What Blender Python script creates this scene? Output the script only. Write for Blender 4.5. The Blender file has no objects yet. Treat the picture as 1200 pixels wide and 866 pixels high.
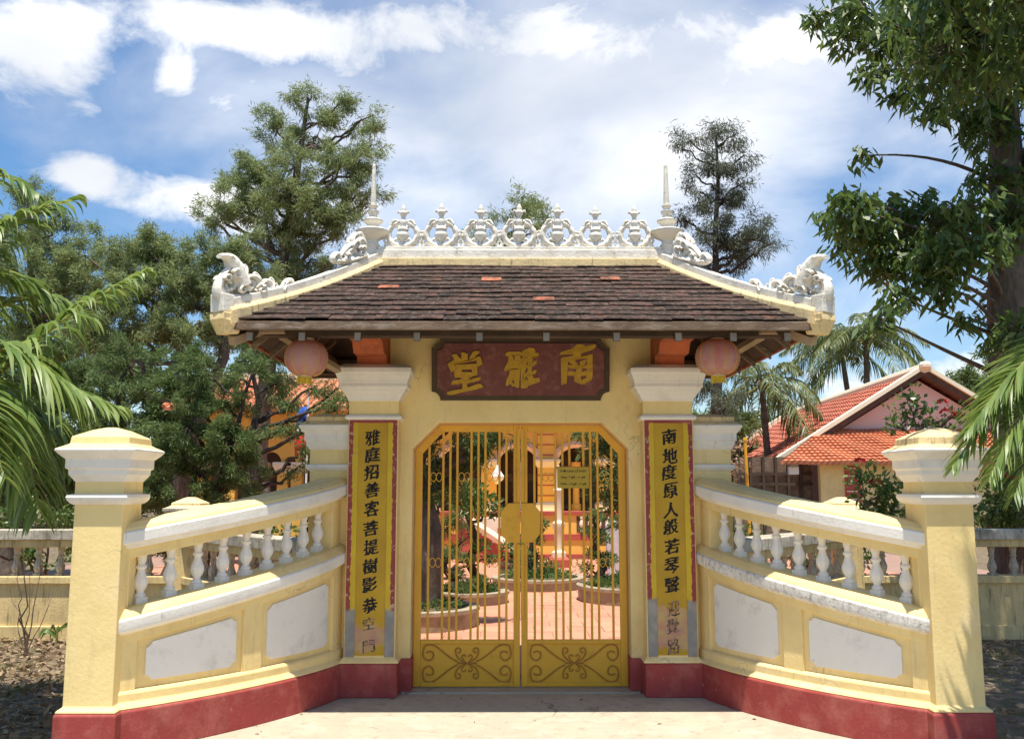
import bpy, bmesh, math, random
import numpy as np
from mathutils import Vector, Matrix

S = bpy.context.scene
COL = S.collection
rad = math.radians

# ------------------------------------------------------------------ camera
F_PX, HORIZON, VPX = 1080.0, 573.0, 593.0          # measured on the 1200 px wide photograph
CAMX, CAMY, CAMH = -0.12, -7.42, 1.60
PITCH = math.atan((HORIZON - 433) / F_PX)
YAW = math.atan((600 - VPX) / F_PX * math.cos(PITCH))
cam_d = bpy.data.cameras.new('camera')
cam = bpy.data.objects.new('camera', cam_d); COL.objects.link(cam)
cam_d.sensor_width = 36; cam_d.lens = F_PX * 36 / 1200
cam_d.clip_start = 0.05; cam_d.clip_end = 3000
cam.location = (CAMX, CAMY, CAMH)
cam.rotation_euler = (math.pi / 2 + PITCH, 0, -YAW)
S.camera = cam

def ray(px, py):
    u = (px - 600) / F_PX; v = (433 - py) / F_PX
    fy = math.cos(PITCH) - v * math.sin(PITCH); fz = math.sin(PITCH) + v * math.cos(PITCH)
    c, k = math.cos(YAW), math.sin(YAW)
    return Vector((u * c + fy * k, fy * c - u * k, fz))
def at_y(px, py, y):
    r = ray(px, py); return Vector((CAMX, CAMY, CAMH)) + r * ((y - CAMY) / r.y)
def at_z(px, py, z=0):
    r = ray(px, py); return Vector((CAMX, CAMY, CAMH)) + r * ((z - CAMH) / r.z)

# ------------------------------------------------------------------ sky, sun, exposure
SUN_TILT = 12.5                                     # degrees from the zenith, towards the camera
W = bpy.data.worlds.new('World'); S.world = W; W.use_nodes = True
nt = W.node_tree; nt.nodes.clear()
def N(t, **kw):
    n = nt.nodes.new(t)
    for k, v in kw.items(): setattr(n, k, v)
    return n
def LK(a, b): nt.links.new(a, b)
def M(op, a, b=None, c=None):
    n = N('ShaderNodeMath', operation=op)
    for i, x in enumerate((a, b, c)):
        if x is None: continue
        if isinstance(x, (int, float)): n.inputs[i].default_value = x
        else: LK(x, n.inputs[i])
    return n.outputs[0]
sky = N('ShaderNodeTexSky', sky_type='NISHITA')
sky.sun_disc = False; sky.sun_elevation = rad(90 - SUN_TILT); sky.sun_rotation = rad(180)
sky.air_density = 1.0; sky.dust_density = 0.6; sky.ozone_density = 1.6
tc = N('ShaderNodeTexCoord')
sep = N('ShaderNodeSeparateXYZ'); LK(tc.outputs['Generated'], sep.inputs[0])
den = M('ADD', M('MAXIMUM', sep.outputs[2], 0.0), 0.42)
comb = N('ShaderNodeCombineXYZ'); LK(M('DIVIDE', sep.outputs[0], den), comb.inputs[0]); LK(M('DIVIDE', sep.outputs[1], den), comb.inputs[1])
def noise(scale, detail, rough, off):
    mp = N('ShaderNodeMapping'); mp.inputs['Location'].default_value = off
    LK(comb.outputs[0], mp.inputs[0])
    n = N('ShaderNodeTexNoise'); n.inputs['Scale'].default_value = scale; n.inputs['Detail'].default_value = detail
    n.inputs['Roughness'].default_value = rough; n.inputs['Distortion'].default_value = 0.35
    LK(mp.outputs[0], n.inputs['Vector']); return n.outputs['Fac']
n_big = noise(1.8, 3, 0.5, (3.1, 7.7, 0)); n_fine = noise(6.5, 9, 0.62, (1.3, 0.4, 0)); n_veil = noise(2.4, 6, 0.55, (9.2, 2.1, 0))
# banks of cloud: a direction, an angular size and how much cloud it adds
def bank(px, py, rx, ry, amt):
    d = ray(px, py).normalized()
    e1 = d.cross(Vector((0, 0, 1))).normalized(); e2 = e1.cross(d).normalized()
    tot = None
    dots = []
    for e, r in ((e1, rx), (e2, ry)):
        vm = N('ShaderNodeVectorMath', operation='DOT_PRODUCT'); LK(tc.outputs['Generated'], vm.inputs[0]); vm.inputs[1].default_value = e / (r / F_PX)
        dots.append(M('MULTIPLY', vm.outputs['Value'], vm.outputs['Value']))
    vm = N('ShaderNodeVectorMath', operation='DOT_PRODUCT'); LK(tc.outputs['Generated'], vm.inputs[0]); vm.inputs[1].default_value = d
    front = M('GREATER_THAN', vm.outputs['Value'], 0.2)
    g = M('POWER', 2.718, M('MULTIPLY', M('ADD', dots[0], dots[1]), -1.0))
    return M('MULTIPLY', M('MULTIPLY', g, front), amt)
BANKS = [(40, 60, 80, 62, .46), (206, 93, 26, 30, .36), (262, 126, 26, 16, .22), (102, 203, 40, 26, .42), (225, 240, 80, 42, .34),
         (330, 235, 70, 60, .25), (425, 215, 60, 70, .25), (230, 20, 80, 26, .25), (540, 30, 280, 48, .34), (330, 40, 90, 22, .2), (850, 70, 190, 60, .25),
         (1120, 440, 80, 30, .38), (960, 440, 70, 40, .25), (180, 150, 60, 50, -.22), (95, 270, 90, 30, -.2), (965, 300, 60, 80, -.12), (500, 130, 120, 50, -.05)]
tot = None
for b_ in BANKS:
    o_ = bank(*b_); tot = o_ if tot is None else M('ADD', tot, o_)
dens = M('ADD', M('ADD', M('MULTIPLY', n_fine, 1.05), M('MULTIPLY', n_big, 0.30)), tot)
def ss(x, lo, hi):
    mr = N('ShaderNodeMapRange', interpolation_type='SMOOTHSTEP'); LK(x, mr.inputs[0]); mr.inputs[1].default_value = lo; mr.inputs[2].default_value = hi
    return mr.outputs[0]
cum = M('MULTIPLY', ss(dens, 0.79, 1.08), .97)
veil_b = M('ADD', bank(760, 120, 340, 150, .50), bank(330, 260, 120, 50, .2))
veil = M('MULTIPLY', ss(M('ADD', n_veil, veil_b), 0.46, 1.0), 0.80)
cloud = M('MAXIMUM', cum, veil)
shade = ss(noise(2.2, 5, 0.5, (5.5, 3.3, 0)), 0.35, 0.7)
cc = N('ShaderNodeMix', data_type='RGBA'); LK(shade, cc.inputs[0]); cc.inputs[6].default_value = (6.6, 6.9, 7.4, 1); cc.inputs[7].default_value = (10.4, 10.3, 10.2, 1)
sat = N('ShaderNodeHueSaturation'); sat.inputs['Saturation'].default_value = 1.25; sat.inputs['Value'].default_value = 1.28; LK(sky.outputs[0], sat.inputs['Color'])
mx = N('ShaderNodeMix', data_type='RGBA'); LK(cloud, mx.inputs[0]); LK(sat.outputs[0], mx.inputs[6]); LK(cc.outputs[2], mx.inputs[7])
bg = N('ShaderNodeBackground'); bg.inputs['Strength'].default_value = 0.083; LK(mx.outputs[2], bg.inputs['Color'])
wo = N('ShaderNodeOutputWorld'); LK(bg.outputs[0], wo.inputs['Surface'])

sun_d = bpy.data.lights.new('sun', 'SUN'); sun_d.energy = 4.8; sun_d.angle = rad(0.55); sun_d.color = (1.0, 0.94, 0.84)
sun = bpy.data.objects.new('sun', sun_d); COL.objects.link(sun); sun.rotation_euler = (rad(SUN_TILT), rad(0), 0); sun.location = (0, -4, 14)
S.view_settings.view_transform = 'Standard'; S.view_settings.look = 'None'; S.view_settings.exposure = 0.66; S.view_settings.gamma = 1.0
S.render.engine = 'CYCLES'
S.cycles.max_bounces = 8; S.cycles.diffuse_bounces = 5; S.cycles.transparent_max_bounces = 8
S.cycles.use_denoising = True
S.cycles.sample_clamp_indirect = 6

# ------------------------------------------------------------------ materials
def mat(name, col, rough=.8, var=.12, vs=2.5, bump=.2, bs=45, stain=None, rnd=0.0, spec=.3, metal=0.0, col2=None, c2=(.55, .7), c2s=None, hue=0.0, crack=0.0, csc=1.6):
    m = bpy.data.materials.new(name); m.use_nodes = True
    t = m.node_tree; n = t.nodes; b = n['Principled BSDF']
    b.inputs['Roughness'].default_value = rough; b.inputs['Metallic'].default_value = metal
    b.inputs['Specular IOR Level'].default_value = spec
    def nn(k): return n.new(k)
    c = nn('ShaderNodeTexCoord'); vec = c.outputs['Object']
    if rnd:
        oi = nn('ShaderNodeObjectInfo'); ml = nn('ShaderNodeMath'); ml.operation = 'MULTIPLY'; ml.inputs[1].default_value = 61
        t.links.new(oi.outputs['Random'], ml.inputs[0]); va = nn('ShaderNodeVectorMath'); va.operation = 'ADD'
        t.links.new(vec, va.inputs[0]); t.links.new(ml.outputs[0], va.inputs[1]); vec = va.outputs[0]
    def tex(s, d=6, r=.6, stretch=None):
        v = vec
        if stretch:
            mp = nn('ShaderNodeMapping'); mp.inputs['Scale'].default_value = stretch; t.links.new(vec, mp.inputs[0]); v = mp.outputs[0]
        x = nn('ShaderNodeTexNoise'); x.inputs['Scale'].default_value = s; x.inputs['Detail'].default_value = d; x.inputs['Roughness'].default_value = r
        t.links.new(v, x.inputs['Vector']); return x.outputs['Fac']
    def ramp(f, lo, hi, a=0., z=1.):
        r = nn('ShaderNodeMapRange'); t.links.new(f, r.inputs[0])
        for i, q in enumerate((lo, hi, a, z)): r.inputs[i + 1].default_value = q
        return r.outputs[0]
    def mix(f, a, bb):
        x = nn('ShaderNodeMix'); x.data_type = 'RGBA'
        if isinstance(f, float): x.inputs[0].default_value = f
        else: t.links.new(f, x.inputs[0])
        for i, q in ((6, a), (7, bb)):
            if isinstance(q, tuple): x.inputs[i].default_value = (*q, 1)
            else: t.links.new(q, x.inputs[i])
        return x.outputs[2]
    hs = nn('ShaderNodeHueSaturation'); hs.inputs['Color'].default_value = (*col, 1)
    cur = None
    if col2: cur = mix(ramp(tex(c2s or vs * 2), *c2), col, col2); t.links.new(cur, hs.inputs['Color'])
    val = ramp(tex(vs), .3, .7, 1 - var, 1 + var)
    if rnd:
        rr = ramp(oi.outputs['Random'], 0, 1, 1 - rnd, 1 + rnd); q = nn('ShaderNodeMath'); q.operation = 'MULTIPLY'
        t.links.new(val, q.inputs[0]); t.links.new(rr, q.inputs[1]); val = q.outputs[0]
    if hue and rnd:
        hh = ramp(oi.outputs['Random'], 0, 1, .5 + hue, .5 - hue); t.links.new(hh, hs.inputs['Hue'])
    t.links.new(val, hs.inputs['Value']); out = hs.outputs[0]
    for st in (stain or []):
        sc_, amt, s, lo, hi, stretch = st
        f = ramp(tex(s, 8, .68, stretch), lo - .055, hi - .09, 0, amt); out = mix(f, out, sc_)
    if crack:                                            # hairline cracks: broken cell borders, bent by noise
        wv = nn('ShaderNodeTexNoise'); wv.inputs['Scale'].default_value = 3.5; wv.inputs['Detail'].default_value = 6; t.links.new(vec, wv.inputs['Vector'])
        va = nn('ShaderNodeVectorMath'); va.operation = 'MULTIPLY_ADD'; t.links.new(wv.outputs['Color'], va.inputs[0]); va.inputs[1].default_value = (.5, .5, .5); t.links.new(vec, va.inputs[2])
        vo = nn('ShaderNodeTexVoronoi'); vo.feature = 'DISTANCE_TO_EDGE'; vo.inputs['Scale'].default_value = csc; t.links.new(va.outputs[0], vo.inputs['Vector'])
        k1 = ramp(vo.outputs['Distance'], .0, .0075, 1, 0); k2 = ramp(tex(1.3, 3), .50, .60, 0, crack)
        q = nn('ShaderNodeMath'); q.operation = 'MULTIPLY'; t.links.new(k1, q.inputs[0]); t.links.new(k2, q.inputs[1]); out = mix(q.outputs[0], out, (.10, .075, .045))
    t.links.new(out, b.inputs['Base Color'])
    if bump:
        bp = nn('ShaderNodeBump'); bp.inputs['Strength'].default_value = bump; bp.inputs['Distance'].default_value = .012
        t.links.new(tex(bs, 5, .65), bp.inputs['Height']); t.links.new(bp.outputs[0], b.inputs['Normal'])
    m['vec'] = 1
    return m

GRIME = (.13, .115, .09); MOSS = (.07, .07, .04)
streak = (3.0, 3.0, .45)
MAT = {}
MAT['yellow'] = mat('yellow_plaster', (.86, .67, .305), .85, .06, 1.6, .22, 38, [((.66, .45, .18), .5, 2.2, .5, .78, None), ((.88, .74, .48), .5, 1.4, .58, .8, None), (GRIME, .28, 6.5, .62, .88, streak), (GRIME, .35, 40, .70, .84, None)], crack=.45)
MAT['white'] = mat('white_limewash', (.83, .79, .715), .85, .06, 2.4, .25, 42, [((.50, .46, .40), .55, 3.2, .56, .85, None), (GRIME, .5, 9, .66, .85, streak)])
MAT['white_old'] = mat('weathered_white_plaster', (.81, .765, .665), .9, .10, 4, .45, 40, [((.42, .37, .27), .65, 7, .52, .8, None), (MOSS, .75, 14, .64, .8, None)])
MAT['yellow_old'] = mat('weathered_yellow_plaster', (.78, .60, .31), .9, .10, 3, .4, 40, [((.36, .30, .19), .55, 5, .54, .8, None), (MOSS, .75, 10, .60, .78, streak)])
MAT['fence_stone'] = mat('sooty_limewash', (.58, .52, .41), .92, .18, 4, .5, 35, [((.22, .19, .13), .75, 5, .46, .72, None), (MOSS, .8, 11, .56, .75, streak)])
MAT['fence_yellow'] = mat('sooty_yellow_plaster', (.70, .53, .25), .92, .14, 2.5, .4, 35, [((.42, .32, .16), .6, 3.5, .50, .78, streak), (MOSS, .6, 8, .60, .78, streak)])
MAT['white_worn'] = mat('flaking_limewash', (.80, .765, .70), .9, .1, 2.4, .5, 42, [((.50, .45, .38), .6, 2.2, .54, .76, None), ((.30, .27, .22), .6, 26, .56, .72, None), (GRIME, .6, 9, .60, .82, streak)])
MAT['panel'] = mat('white_panel_paint', (.84, .80, .73), .8, .04, 2, .15, 50, [((.36, .34, .31), .5, 6, .60, .85, None), (GRIME, .4, 22, .70, .84, None)])
MAT['red'] = mat('oxblood_paint', (.33, .055, .048), .7, .12, 3, .25, 40, [((.46, .14, .11), .7, 5, .52, .75, None), ((.55, .45, .36), .7, 24, .70, .82, None), ((.12, .04, .03), .5, 3, .6, .85, streak)])
MAT['ochre'] = mat('ochre_gate_enamel', (.72, .375, .02), .42, .08, 3, .08, 60, [((.36, .15, .02), .5, 9, .62, .85, None)], spec=.45)
MAT['ochre_dark'] = mat('worn_ochre_enamel', (.42, .19, .02), .5, .1, 8, .1, 60, spec=.4)
MAT['wood'] = mat('weathered_timber', (.17, .115, .075), .85, .3, 7, .5, 60, [((.42, .36, .29), .6, 8, .55, .8, (.6, 3, 3))])
MAT['wood_dark'] = mat('dark_timber', (.075, .05, .035), .85, .3, 5, .4, 50)
MAT['wood_pale'] = mat('pale_timber', (.36, .26, .165), .8, .2, 6, .4, 50)
MAT['wood_grey'] = mat('grey_rafter_tail', (.23, .20, .165), .85, .2, 8, .3, 50)
MAT['orange_wood'] = mat('orange_painted_timber', (.45, .115, .045), .7, .2, 5, .3, 50, [((.16, .06, .03), .8, 6, .55, .72, None)])
MAT['tile'] = mat('sooty_roof_tile', (.058, .035, .025), .95, .4, 12, .9, 60, [((.20, .165, .135), .7, 30, .58, .74, None), ((.21, .085, .055), .6, 9, .60, .76, None), ((.02, .016, .014), .7, 14, .54, .7, None)], rnd=.4, hue=.012)
MAT['tile_orange'] = mat('terracotta_roof_tile', (.34, .115, .06), .88, .35, 14, .5, 60, [((.09, .05, .035), .9, 16, .54, .66, None)], rnd=.25)
MAT['tile_side'] = mat('eave_roof_tile', (.30, .115, .06), .9, .25, 8, .5, 60, [((.05, .035, .03), .7, 10, .55, .75, None)], rnd=.35)
MAT['plaque'] = mat('maroon_lacquer', (.165, .052, .045), .6, .18, 5, .25, 30, [((.30, .15, .12), .6, 11, .56, .78, None)])
MAT['frame_dark'] = mat('dark_brown_frame', (.072, .045, .025), .6, .15, 6, .2, 40)
MAT['gold'] = mat('gold_paint', (.47, .275, .02), .5, .15, 14, .2, 60, [((.28, .14, .03), .6, 20, .6, .78, None)])
MAT['ink'] = mat('black_ink_paint', (.012, .011, .013), .65, .2, 20, .1, 60, [((.20, .13, .02), .5, 40, .66, .8, None)])
MAT['ink_faded'] = mat('faded_ink_paint', (.075, .062, .055), .75, .3, 25, .1, 60, [((.42, .24, .15), .85, 28, .52, .66, None)])
MAT['concrete'] = mat('forecourt_concrete', (.43, .375, .28), .9, .10, 1.2, .35, 30, [((.34, .28, .21), .6, 1.7, .52, .78, None), ((.62, .55, .45), .5, 3.6, .55, .8, None), ((.22, .18, .13), .7, 11, .62, .78, None), ((.16, .13, .10), .7, 60, .66, .78, None)], crack=.8, csc=.55)
MAT['court'] = mat('courtyard_tile', (.55, .245, .15), .75, .10, 3, .15, 40, [((.35, .16, .12), .5, 5, .55, .8, None)], rnd=.10)
MAT['grout'] = mat('courtyard_grout', (.30, .19, .145), .9, .1, 3, .2, 40)
MAT['earth'] = mat('dry_earth', (.155, .115, .075), .95, .3, 3, .8, 22, [((.08, .09, .03), .8, 3.5, .55, .72, None), ((.27, .21, .145), .7, 12, .55, .75, None)])
MAT['stone'] = mat('planter_stone', (.34, .28, .19), .9, .2, 5, .5, 25, [((.10, .10, .06), .6, 6, .55, .78, None)])
MAT['temple'] = mat('temple_yellow', (.80, .47, .10), .8, .08, 1.5, .1, 30)
MAT['cream'] = mat('temple_cream', (.80, .71, .52), .8, .06, 2, .1, 30)
MAT['peach'] = mat('temple_peach', (.78, .52, .36), .8, .08, 2, .1, 30)
MAT['trim_red'] = mat('temple_red_trim', (.42, .085, .06), .7, .1, 3, .1, 30)
MAT['dark'] = mat('timber_and_shade_brown', (.10, .058, .04), .7, .2, 4, .1, 30)  # dark timber brown, also the shade painted into the baluster openings
MAT['pink'] = mat('pink_gable_plaster', (.74, .52, .46), .85, .07, .5, .1, 8)
MAT['clay_new'] = mat('orange_clay_tile', (.56, .205, .10), .85, .14, .8, .2, 12, [((.33, .12, .07), .6, 2.5, .52, .75, None), ((.20, .10, .07), .6, 9, .58, .76, None)])
MAT['clay_old'] = mat('red_clay_tile', (.50, .165, .10), .88, .16, .7, .2, 12, [((.26, .09, .06), .6, 2.2, .5, .78, None)])
MAT['bark'] = mat('grey_brown_bark', (.145, .115, .088), .95, .3, 5, .9, 16, [((.06, .05, .035), .7, 7, .5, .72, (3, 3, .6)), ((.26, .25, .22), .5, 4, .6, .8, None)])
MAT['bark_dark'] = mat('dark_bark', (.060, .048, .038), .95, .3, 6, .8, 22)
MAT['twig'] = mat('dry_twig', (.12, .085, .06), .9, .3, 9, .3, 40)
MAT['lantern_cap'] = mat('lantern_cap_metal', (.55, .45, .33), .4, .1, 8, .1, 50, metal=.3)
MAT['fringe'] = mat('gold_fringe', (.62, .44, .04), .7, .2, 40, .3, 90)
MAT['steel'] = mat('white_lamp_enamel', (.8, .8, .78), .5, .03, 3, 0)
MAT['stele'] = mat('pale_stone', (.55, .50, .50), .85, .15, 4, .3, 30)
MAT['sign'] = mat('mustard_sign_paint', (.46, .315, .035), .5, .06, 12, .05, 60)
MAT['flag_blue'] = mat('blue_cloth', (.03, .10, .38), .8, .1, 5, 0)
MAT['flag_red'] = mat('red_cloth', (.60, .03, .02), .8, .1, 5, 0)
MAT['flag_white'] = mat('white_cloth', (.75, .75, .72), .8, .1, 5, 0)
MAT['rubble'] = mat('bare_cement_render', (.25, .24, .22), .95, .15, 9, .5, 50)

def leaf_mat(name, col, col2, rough=.5, trans=.3, spec=.4):
    m = bpy.data.materials.new(name); m.use_nodes = True; t = m.node_tree; n = t.nodes; b = n['Principled BSDF']
    b.inputs['Roughness'].default_value = rough; b.inputs['Specular IOR Level'].default_value = spec
    a = n.new('ShaderNodeAttribute'); a.attribute_name = 'tint'
    x = n.new('ShaderNodeMix'); x.data_type = 'RGBA'; t.links.new(a.outputs['Fac'], x.inputs[0])
    x.inputs[6].default_value = (*col, 1); x.inputs[7].default_value = (*col2, 1)
    t.links.new(x.outputs[2], b.inputs['Base Color'])
    tr = n.new('ShaderNodeBsdfTranslucent'); hs = n.new('ShaderNodeHueSaturation'); hs.inputs['Hue'].default_value = .485; hs.inputs['Value'].default_value = 1.5
    t.links.new(x.outputs[2], hs.inputs['Color']); t.links.new(hs.outputs[0], tr.inputs['Color'])
    ms = n.new('ShaderNodeMixShader'); ms.inputs[0].default_value = trans
    o = n['Material Output']; t.links.new(b.outputs[0], ms.inputs[1]); t.links.new(tr.outputs[0], ms.inputs[2]); t.links.new(ms.outputs[0], o.inputs['Surface'])
    return m
MAT['lf_feather'] = leaf_mat('grey_green_needles', (.115, .175, .065), (.29, .335, .145), .6, .38, .25)
MAT['lf_dark'] = leaf_mat('dark_conifer_needles', (.065, .115, .035), (.155, .215, .07), .6, .32, .25)
MAT['lf_sparse'] = leaf_mat('dusky_needles', (.07, .09, .06), (.14, .16, .10), .6, .25, .25)
MAT['lf_mango'] = leaf_mat('glossy_mango_leaf', (.036, .09, .020), (.135, .205, .045), .36, .36, .5)
MAT['lf_palm'] = leaf_mat('palm_leaflet', (.09, .165, .03), (.24, .32, .085), .42, .34, .45)
MAT['lf_coco'] = leaf_mat('distant_palm_leaflet', (.07, .10, .03), (.15, .18, .06), .45, .3, .4)
MAT['lf_shrub'] = leaf_mat('shrub_leaf', (.05, .10, .02), (.13, .20, .045), .45, .3, .4)
MAT['lf_litter'] = leaf_mat('dry_leaf_litter', (.16, .105, .055), (.46, .35, .22), .85, .1, .1)
MAT['lf_grass'] = leaf_mat('weed_blade', (.07, .10, .02), (.20, .21, .06), .6, .3, .2)
MAT['petal'] = leaf_mat('red_petal', (.42, .03, .025), (.62, .09, .06), .6, .3, .2)

# lantern fabric: faded red silk on thin ribs
def lantern_mat():
    m = mat('faded_red_silk', (.60, .23, .18), .75, .12, 9, .0, 60, [((.60, .40, .35), .9, 6, .42, .62, None)])
    t = m.node_tree; b = t.nodes['Principled BSDF']; tr = t.nodes.new('ShaderNodeBsdfTranslucent'); tr.inputs['Color'].default_value = (.8, .2, .11, 1)
    ms = t.nodes.new('ShaderNodeMixShader'); ms.inputs[0].default_value = .4; o = t.nodes['Material Output']
    t.links.new(b.outputs[0], ms.inputs[1]); t.links.new(tr.outputs[0], ms.inputs[2]); t.links.new(ms.outputs[0], o.inputs['Surface'])
    return m
MAT['silk'] = lantern_mat()

# couplet paint: mustard ground, maroon edges brushed by hand, plaster lost near the foot
def couplet_mat(name, cx, half, zloss, inner):
    m = bpy.data.materials.new(name); m.use_nodes = True; t = m.node_tree; n = t.nodes; b = n['Principled BSDF']; b.inputs['Roughness'].default_value = .75
    c = n.new('ShaderNodeTexCoord'); sp = n.new('ShaderNodeSeparateXYZ'); t.links.new(c.outputs['Object'], sp.inputs[0])
    def tex(s, d=6):
        x = n.new('ShaderNodeTexNoise'); x.inputs['Scale'].default_value = s; x.inputs['Detail'].default_value = d; t.links.new(c.outputs['Object'], x.inputs['Vector']); return x.outputs['Fac']
    def mm(op, a, bb, cl=False):
        x = n.new('ShaderNodeMath'); x.operation = op; x.use_clamp = cl
        for i, q in enumerate((a, bb)):
            if q is None: continue
            if isinstance(q, (int, float)): x.inputs[i].default_value = q
            else: t.links.new(q, x.inputs[i])
        return x.outputs[0]
    def rr(f, lo, hi):
        r = n.new('ShaderNodeMapRange'); t.links.new(f, r.inputs[0]); r.inputs[1].default_value = lo; r.inputs[2].default_value = hi; return r.outputs[0]
    def mix(f, a, bb):
        x = n.new('ShaderNodeMix'); x.data_type = 'RGBA'; t.links.new(f, x.inputs[0])
        for i, q in ((6, a), (7, bb)):
            if isinstance(q, tuple): x.inputs[i].default_value = (*q, 1)
            else: t.links.new(q, x.inputs[i])
        return x.outputs[2]
    z = sp.outputs[2]
    base = mix(rr(tex(4), .35, .7), (.53, .325, .018), (.44, .255, .018)) if inner else mix(rr(tex(5), .35, .7), (.64, .45, .025), (.56, .37, .025))
    base = mix(mm('MULTIPLY', rr(tex(22), .60, .8), .5), base, (.35, .22, .05))
    if not inner:
        ax = mm('ABSOLUTE', mm('SUBTRACT', sp.outputs[0], cx), None)
        e = mm('ADD', ax, mm('MULTIPLY', mm('SUBTRACT', tex(24), .5), .035))
        red = mix(rr(tex(30), .58, .66), (.28, .045, .04), (.55, .33, .25))
        base = mix(rr(e, half - .001, half + .003), base, red)
    zz = mm('ADD', z, mm('MULTIPLY', mm('SUBTRACT', tex(7), .5), .30 if inner else .2))
    lost = mix(rr(tex(9), .4, .62), (.48, .25, .17), (.52, .36, .14)) if inner else mix(rr(tex(8), .45, .65), (.25, .24, .22), (.34, .31, .26))
    k = rr(zz, zloss + .02, zloss - .02)
    if inner:   # the lowest strip kept its yellow
        k = mm('MULTIPLY', k, rr(zz, .345, .375))
    base = mix(k, base, lost)
    t.links.new(base, b.inputs['Base Color'])
    bp = n.new('ShaderNodeBump'); bp.inputs['Strength'].default_value = .3; bp.inputs['Distance'].default_value = .01; t.links.new(tex(40), bp.inputs['Height']); t.links.new(bp.outputs[0], b.inputs['Normal'])
    return m

# ------------------------------------------------------------------ geometry helpers
class B:
    def __init__(s): s.v = []; s.f = []
    def add(s, v, f):
        k = len(s.v); s.v += [tuple(p) for p in v]; s.f += [tuple(i + k for i in q) for q in f]; return s
    def box(s, x0, x1, y0, y1, z0, z1):
        v = [(x, y, z) for z in (z0, z1) for x, y in ((x0, y0), (x1, y0), (x1, y1), (x0, y1))]
        return s.add(v, [(0, 3, 2, 1), (4, 5, 6, 7), (0, 1, 5, 4), (1, 2, 6, 5), (2, 3, 7, 6), (3, 0, 4, 7)])
    def rings(s, R, caps=True, close=False):
        k = len(R[0]); v = [p for r in R for p in r]; f = []
        m = len(R)
        for i in range(m if close else m - 1):
            j = (i + 1) % m
            for q in range(k): f.append((i * k + q, i * k + (q + 1) % k, j * k + (q + 1) % k, j * k + q))
        if caps and not close: f.append(tuple(range(k - 1, -1, -1))); f.append(tuple((m - 1) * k + q for q in range(k)))
        return s.add(v, f)
    def lathe(s, prof, n=12, c=(0, 0, 0), ph=0.0, sx=1, sy=1):
        R = [[(c[0] + sx * r * math.cos(ph + 2 * math.pi * q / n), c[1] + sy * r * math.sin(ph + 2 * math.pi * q / n), c[2] + z) for q in range(n)] for r, z in prof]
        return s.rings(R)
    def loft(s, x0, x1, y0, y1, prof):           # rectangular mouldings: (offset, z)
        R = [[(x0 - o, y0 - o, z), (x1 + o, y0 - o, z), (x1 + o, y1 + o, z), (x0 - o, y1 + o, z)] for o, z in prof]
        return s.rings(R)
    def tube(s, P, r, n=6, flat=1.0):
        P = [Vector(p) for p in P]; R = []
        rr = r if isinstance(r, (list, tuple)) else [r] * len(P)
        up = None
        for i, p in enumerate(P):
            t = (P[min(i + 1, len(P) - 1)] - P[max(i - 1, 0)])
            if t.length < 1e-9: t = Vector((0, 0, 1))
            t.normalize()
            if up is None: up = Vector((0, 1, 0)) if abs(t.y) < .9 else Vector((1, 0, 0))
            a = (up - t * up.dot(t)); a = a.normalized() if a.length > 1e-6 else t.orthogonal().normalized()
            b = t.cross(a); up = a
            R.append([p + (a * math.cos(2 * math.pi * q / n) * flat + b * math.sin(2 * math.pi * q / n)) * rr[i] for q in range(n)])
        return s.rings(R)
    def ball(s, c, r, n=8, m=5):
        if not isinstance(r, (tuple, list)): r = (r, r, r)
        R = []
        for i in range(m + 1):
            a = math.pi * (i + .02) / (m + .04); R.append([(c[0] + r[0] * math.sin(a) * math.cos(2 * math.pi * q / n), c[1] + r[1] * math.sin(a) * math.sin(2 * math.pi * q / n), c[2] - r[2] * math.cos(a)) for q in range(n)])
        return s.rings(R)
    def prism(s, poly, fa, fb):                   # 2-D outline -> front/back by two mapping functions
        k = len(poly); v = [fa(*p) for p in poly] + [fb(*p) for p in poly]
        f = [tuple(range(k)), tuple(range(2 * k - 1, k - 1, -1))] + [(i, (i + 1) % k, k + (i + 1) % k, k + i) for i in range(k)]
        return s.add(v, f)
    def mirror(s): s.v = [(-x, y, z) for x, y, z in s.v]; return s
    def mesh(s, name, m=None, smooth=False, ang=.7):
        me = bpy.data.meshes.new(name); me.from_pydata(s.v, [], s.f); me.validate()
        bm = bmesh.new(); bm.from_mesh(me); bmesh.ops.recalc_face_normals(bm, faces=bm.faces); bm.to_mesh(me); bm.free()
        if smooth: me.shade_smooth(); me.set_sharp_from_angle(angle=ang)
        if m: me.materials.append(MAT[m] if isinstance(m, str) else m)
        return me
    def build(s, name, m, parent=None, smooth=False, bevel=0.0, ang=.7):
        return link(name, s.mesh(name, m, smooth, ang), parent, bevel)
def link(name, me, parent=None, bevel=0.0, world=True):
    o = bpy.data.objects.new(name, me); COL.objects.link(o)
    if parent:
        o.parent = parent
        if world:
            p = parent
            loc = Vector((0, 0, 0))
            while p: loc += p.location; p = p.parent if p.type == 'EMPTY' else None
            o.matrix_parent_inverse = Matrix.Translation(-loc) if parent.type == 'EMPTY' else Matrix()
    if bevel:
        bv = o.modifiers.new('bevel', 'BEVEL'); bv.width = bevel; bv.segments = 2; bv.limit_method = 'ANGLE'; bv.angle_limit = .6
    return o
def tag(o, label=None, cat=None, group=None, kind=None):
    if label: o['label'] = label
    if cat: o['category'] = cat
    if group: o['group'] = group
    if kind: o['kind'] = kind
    return o
def thing(name, label, cat, loc=(0, 0, 0), group=None):
    o = bpy.data.objects.new(name, None); COL.objects.link(o); o.location = loc; o.empty_display_size = .2
    return tag(o, label, cat, group)
def struct(o): o['kind'] = 'structure'; return o

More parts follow.
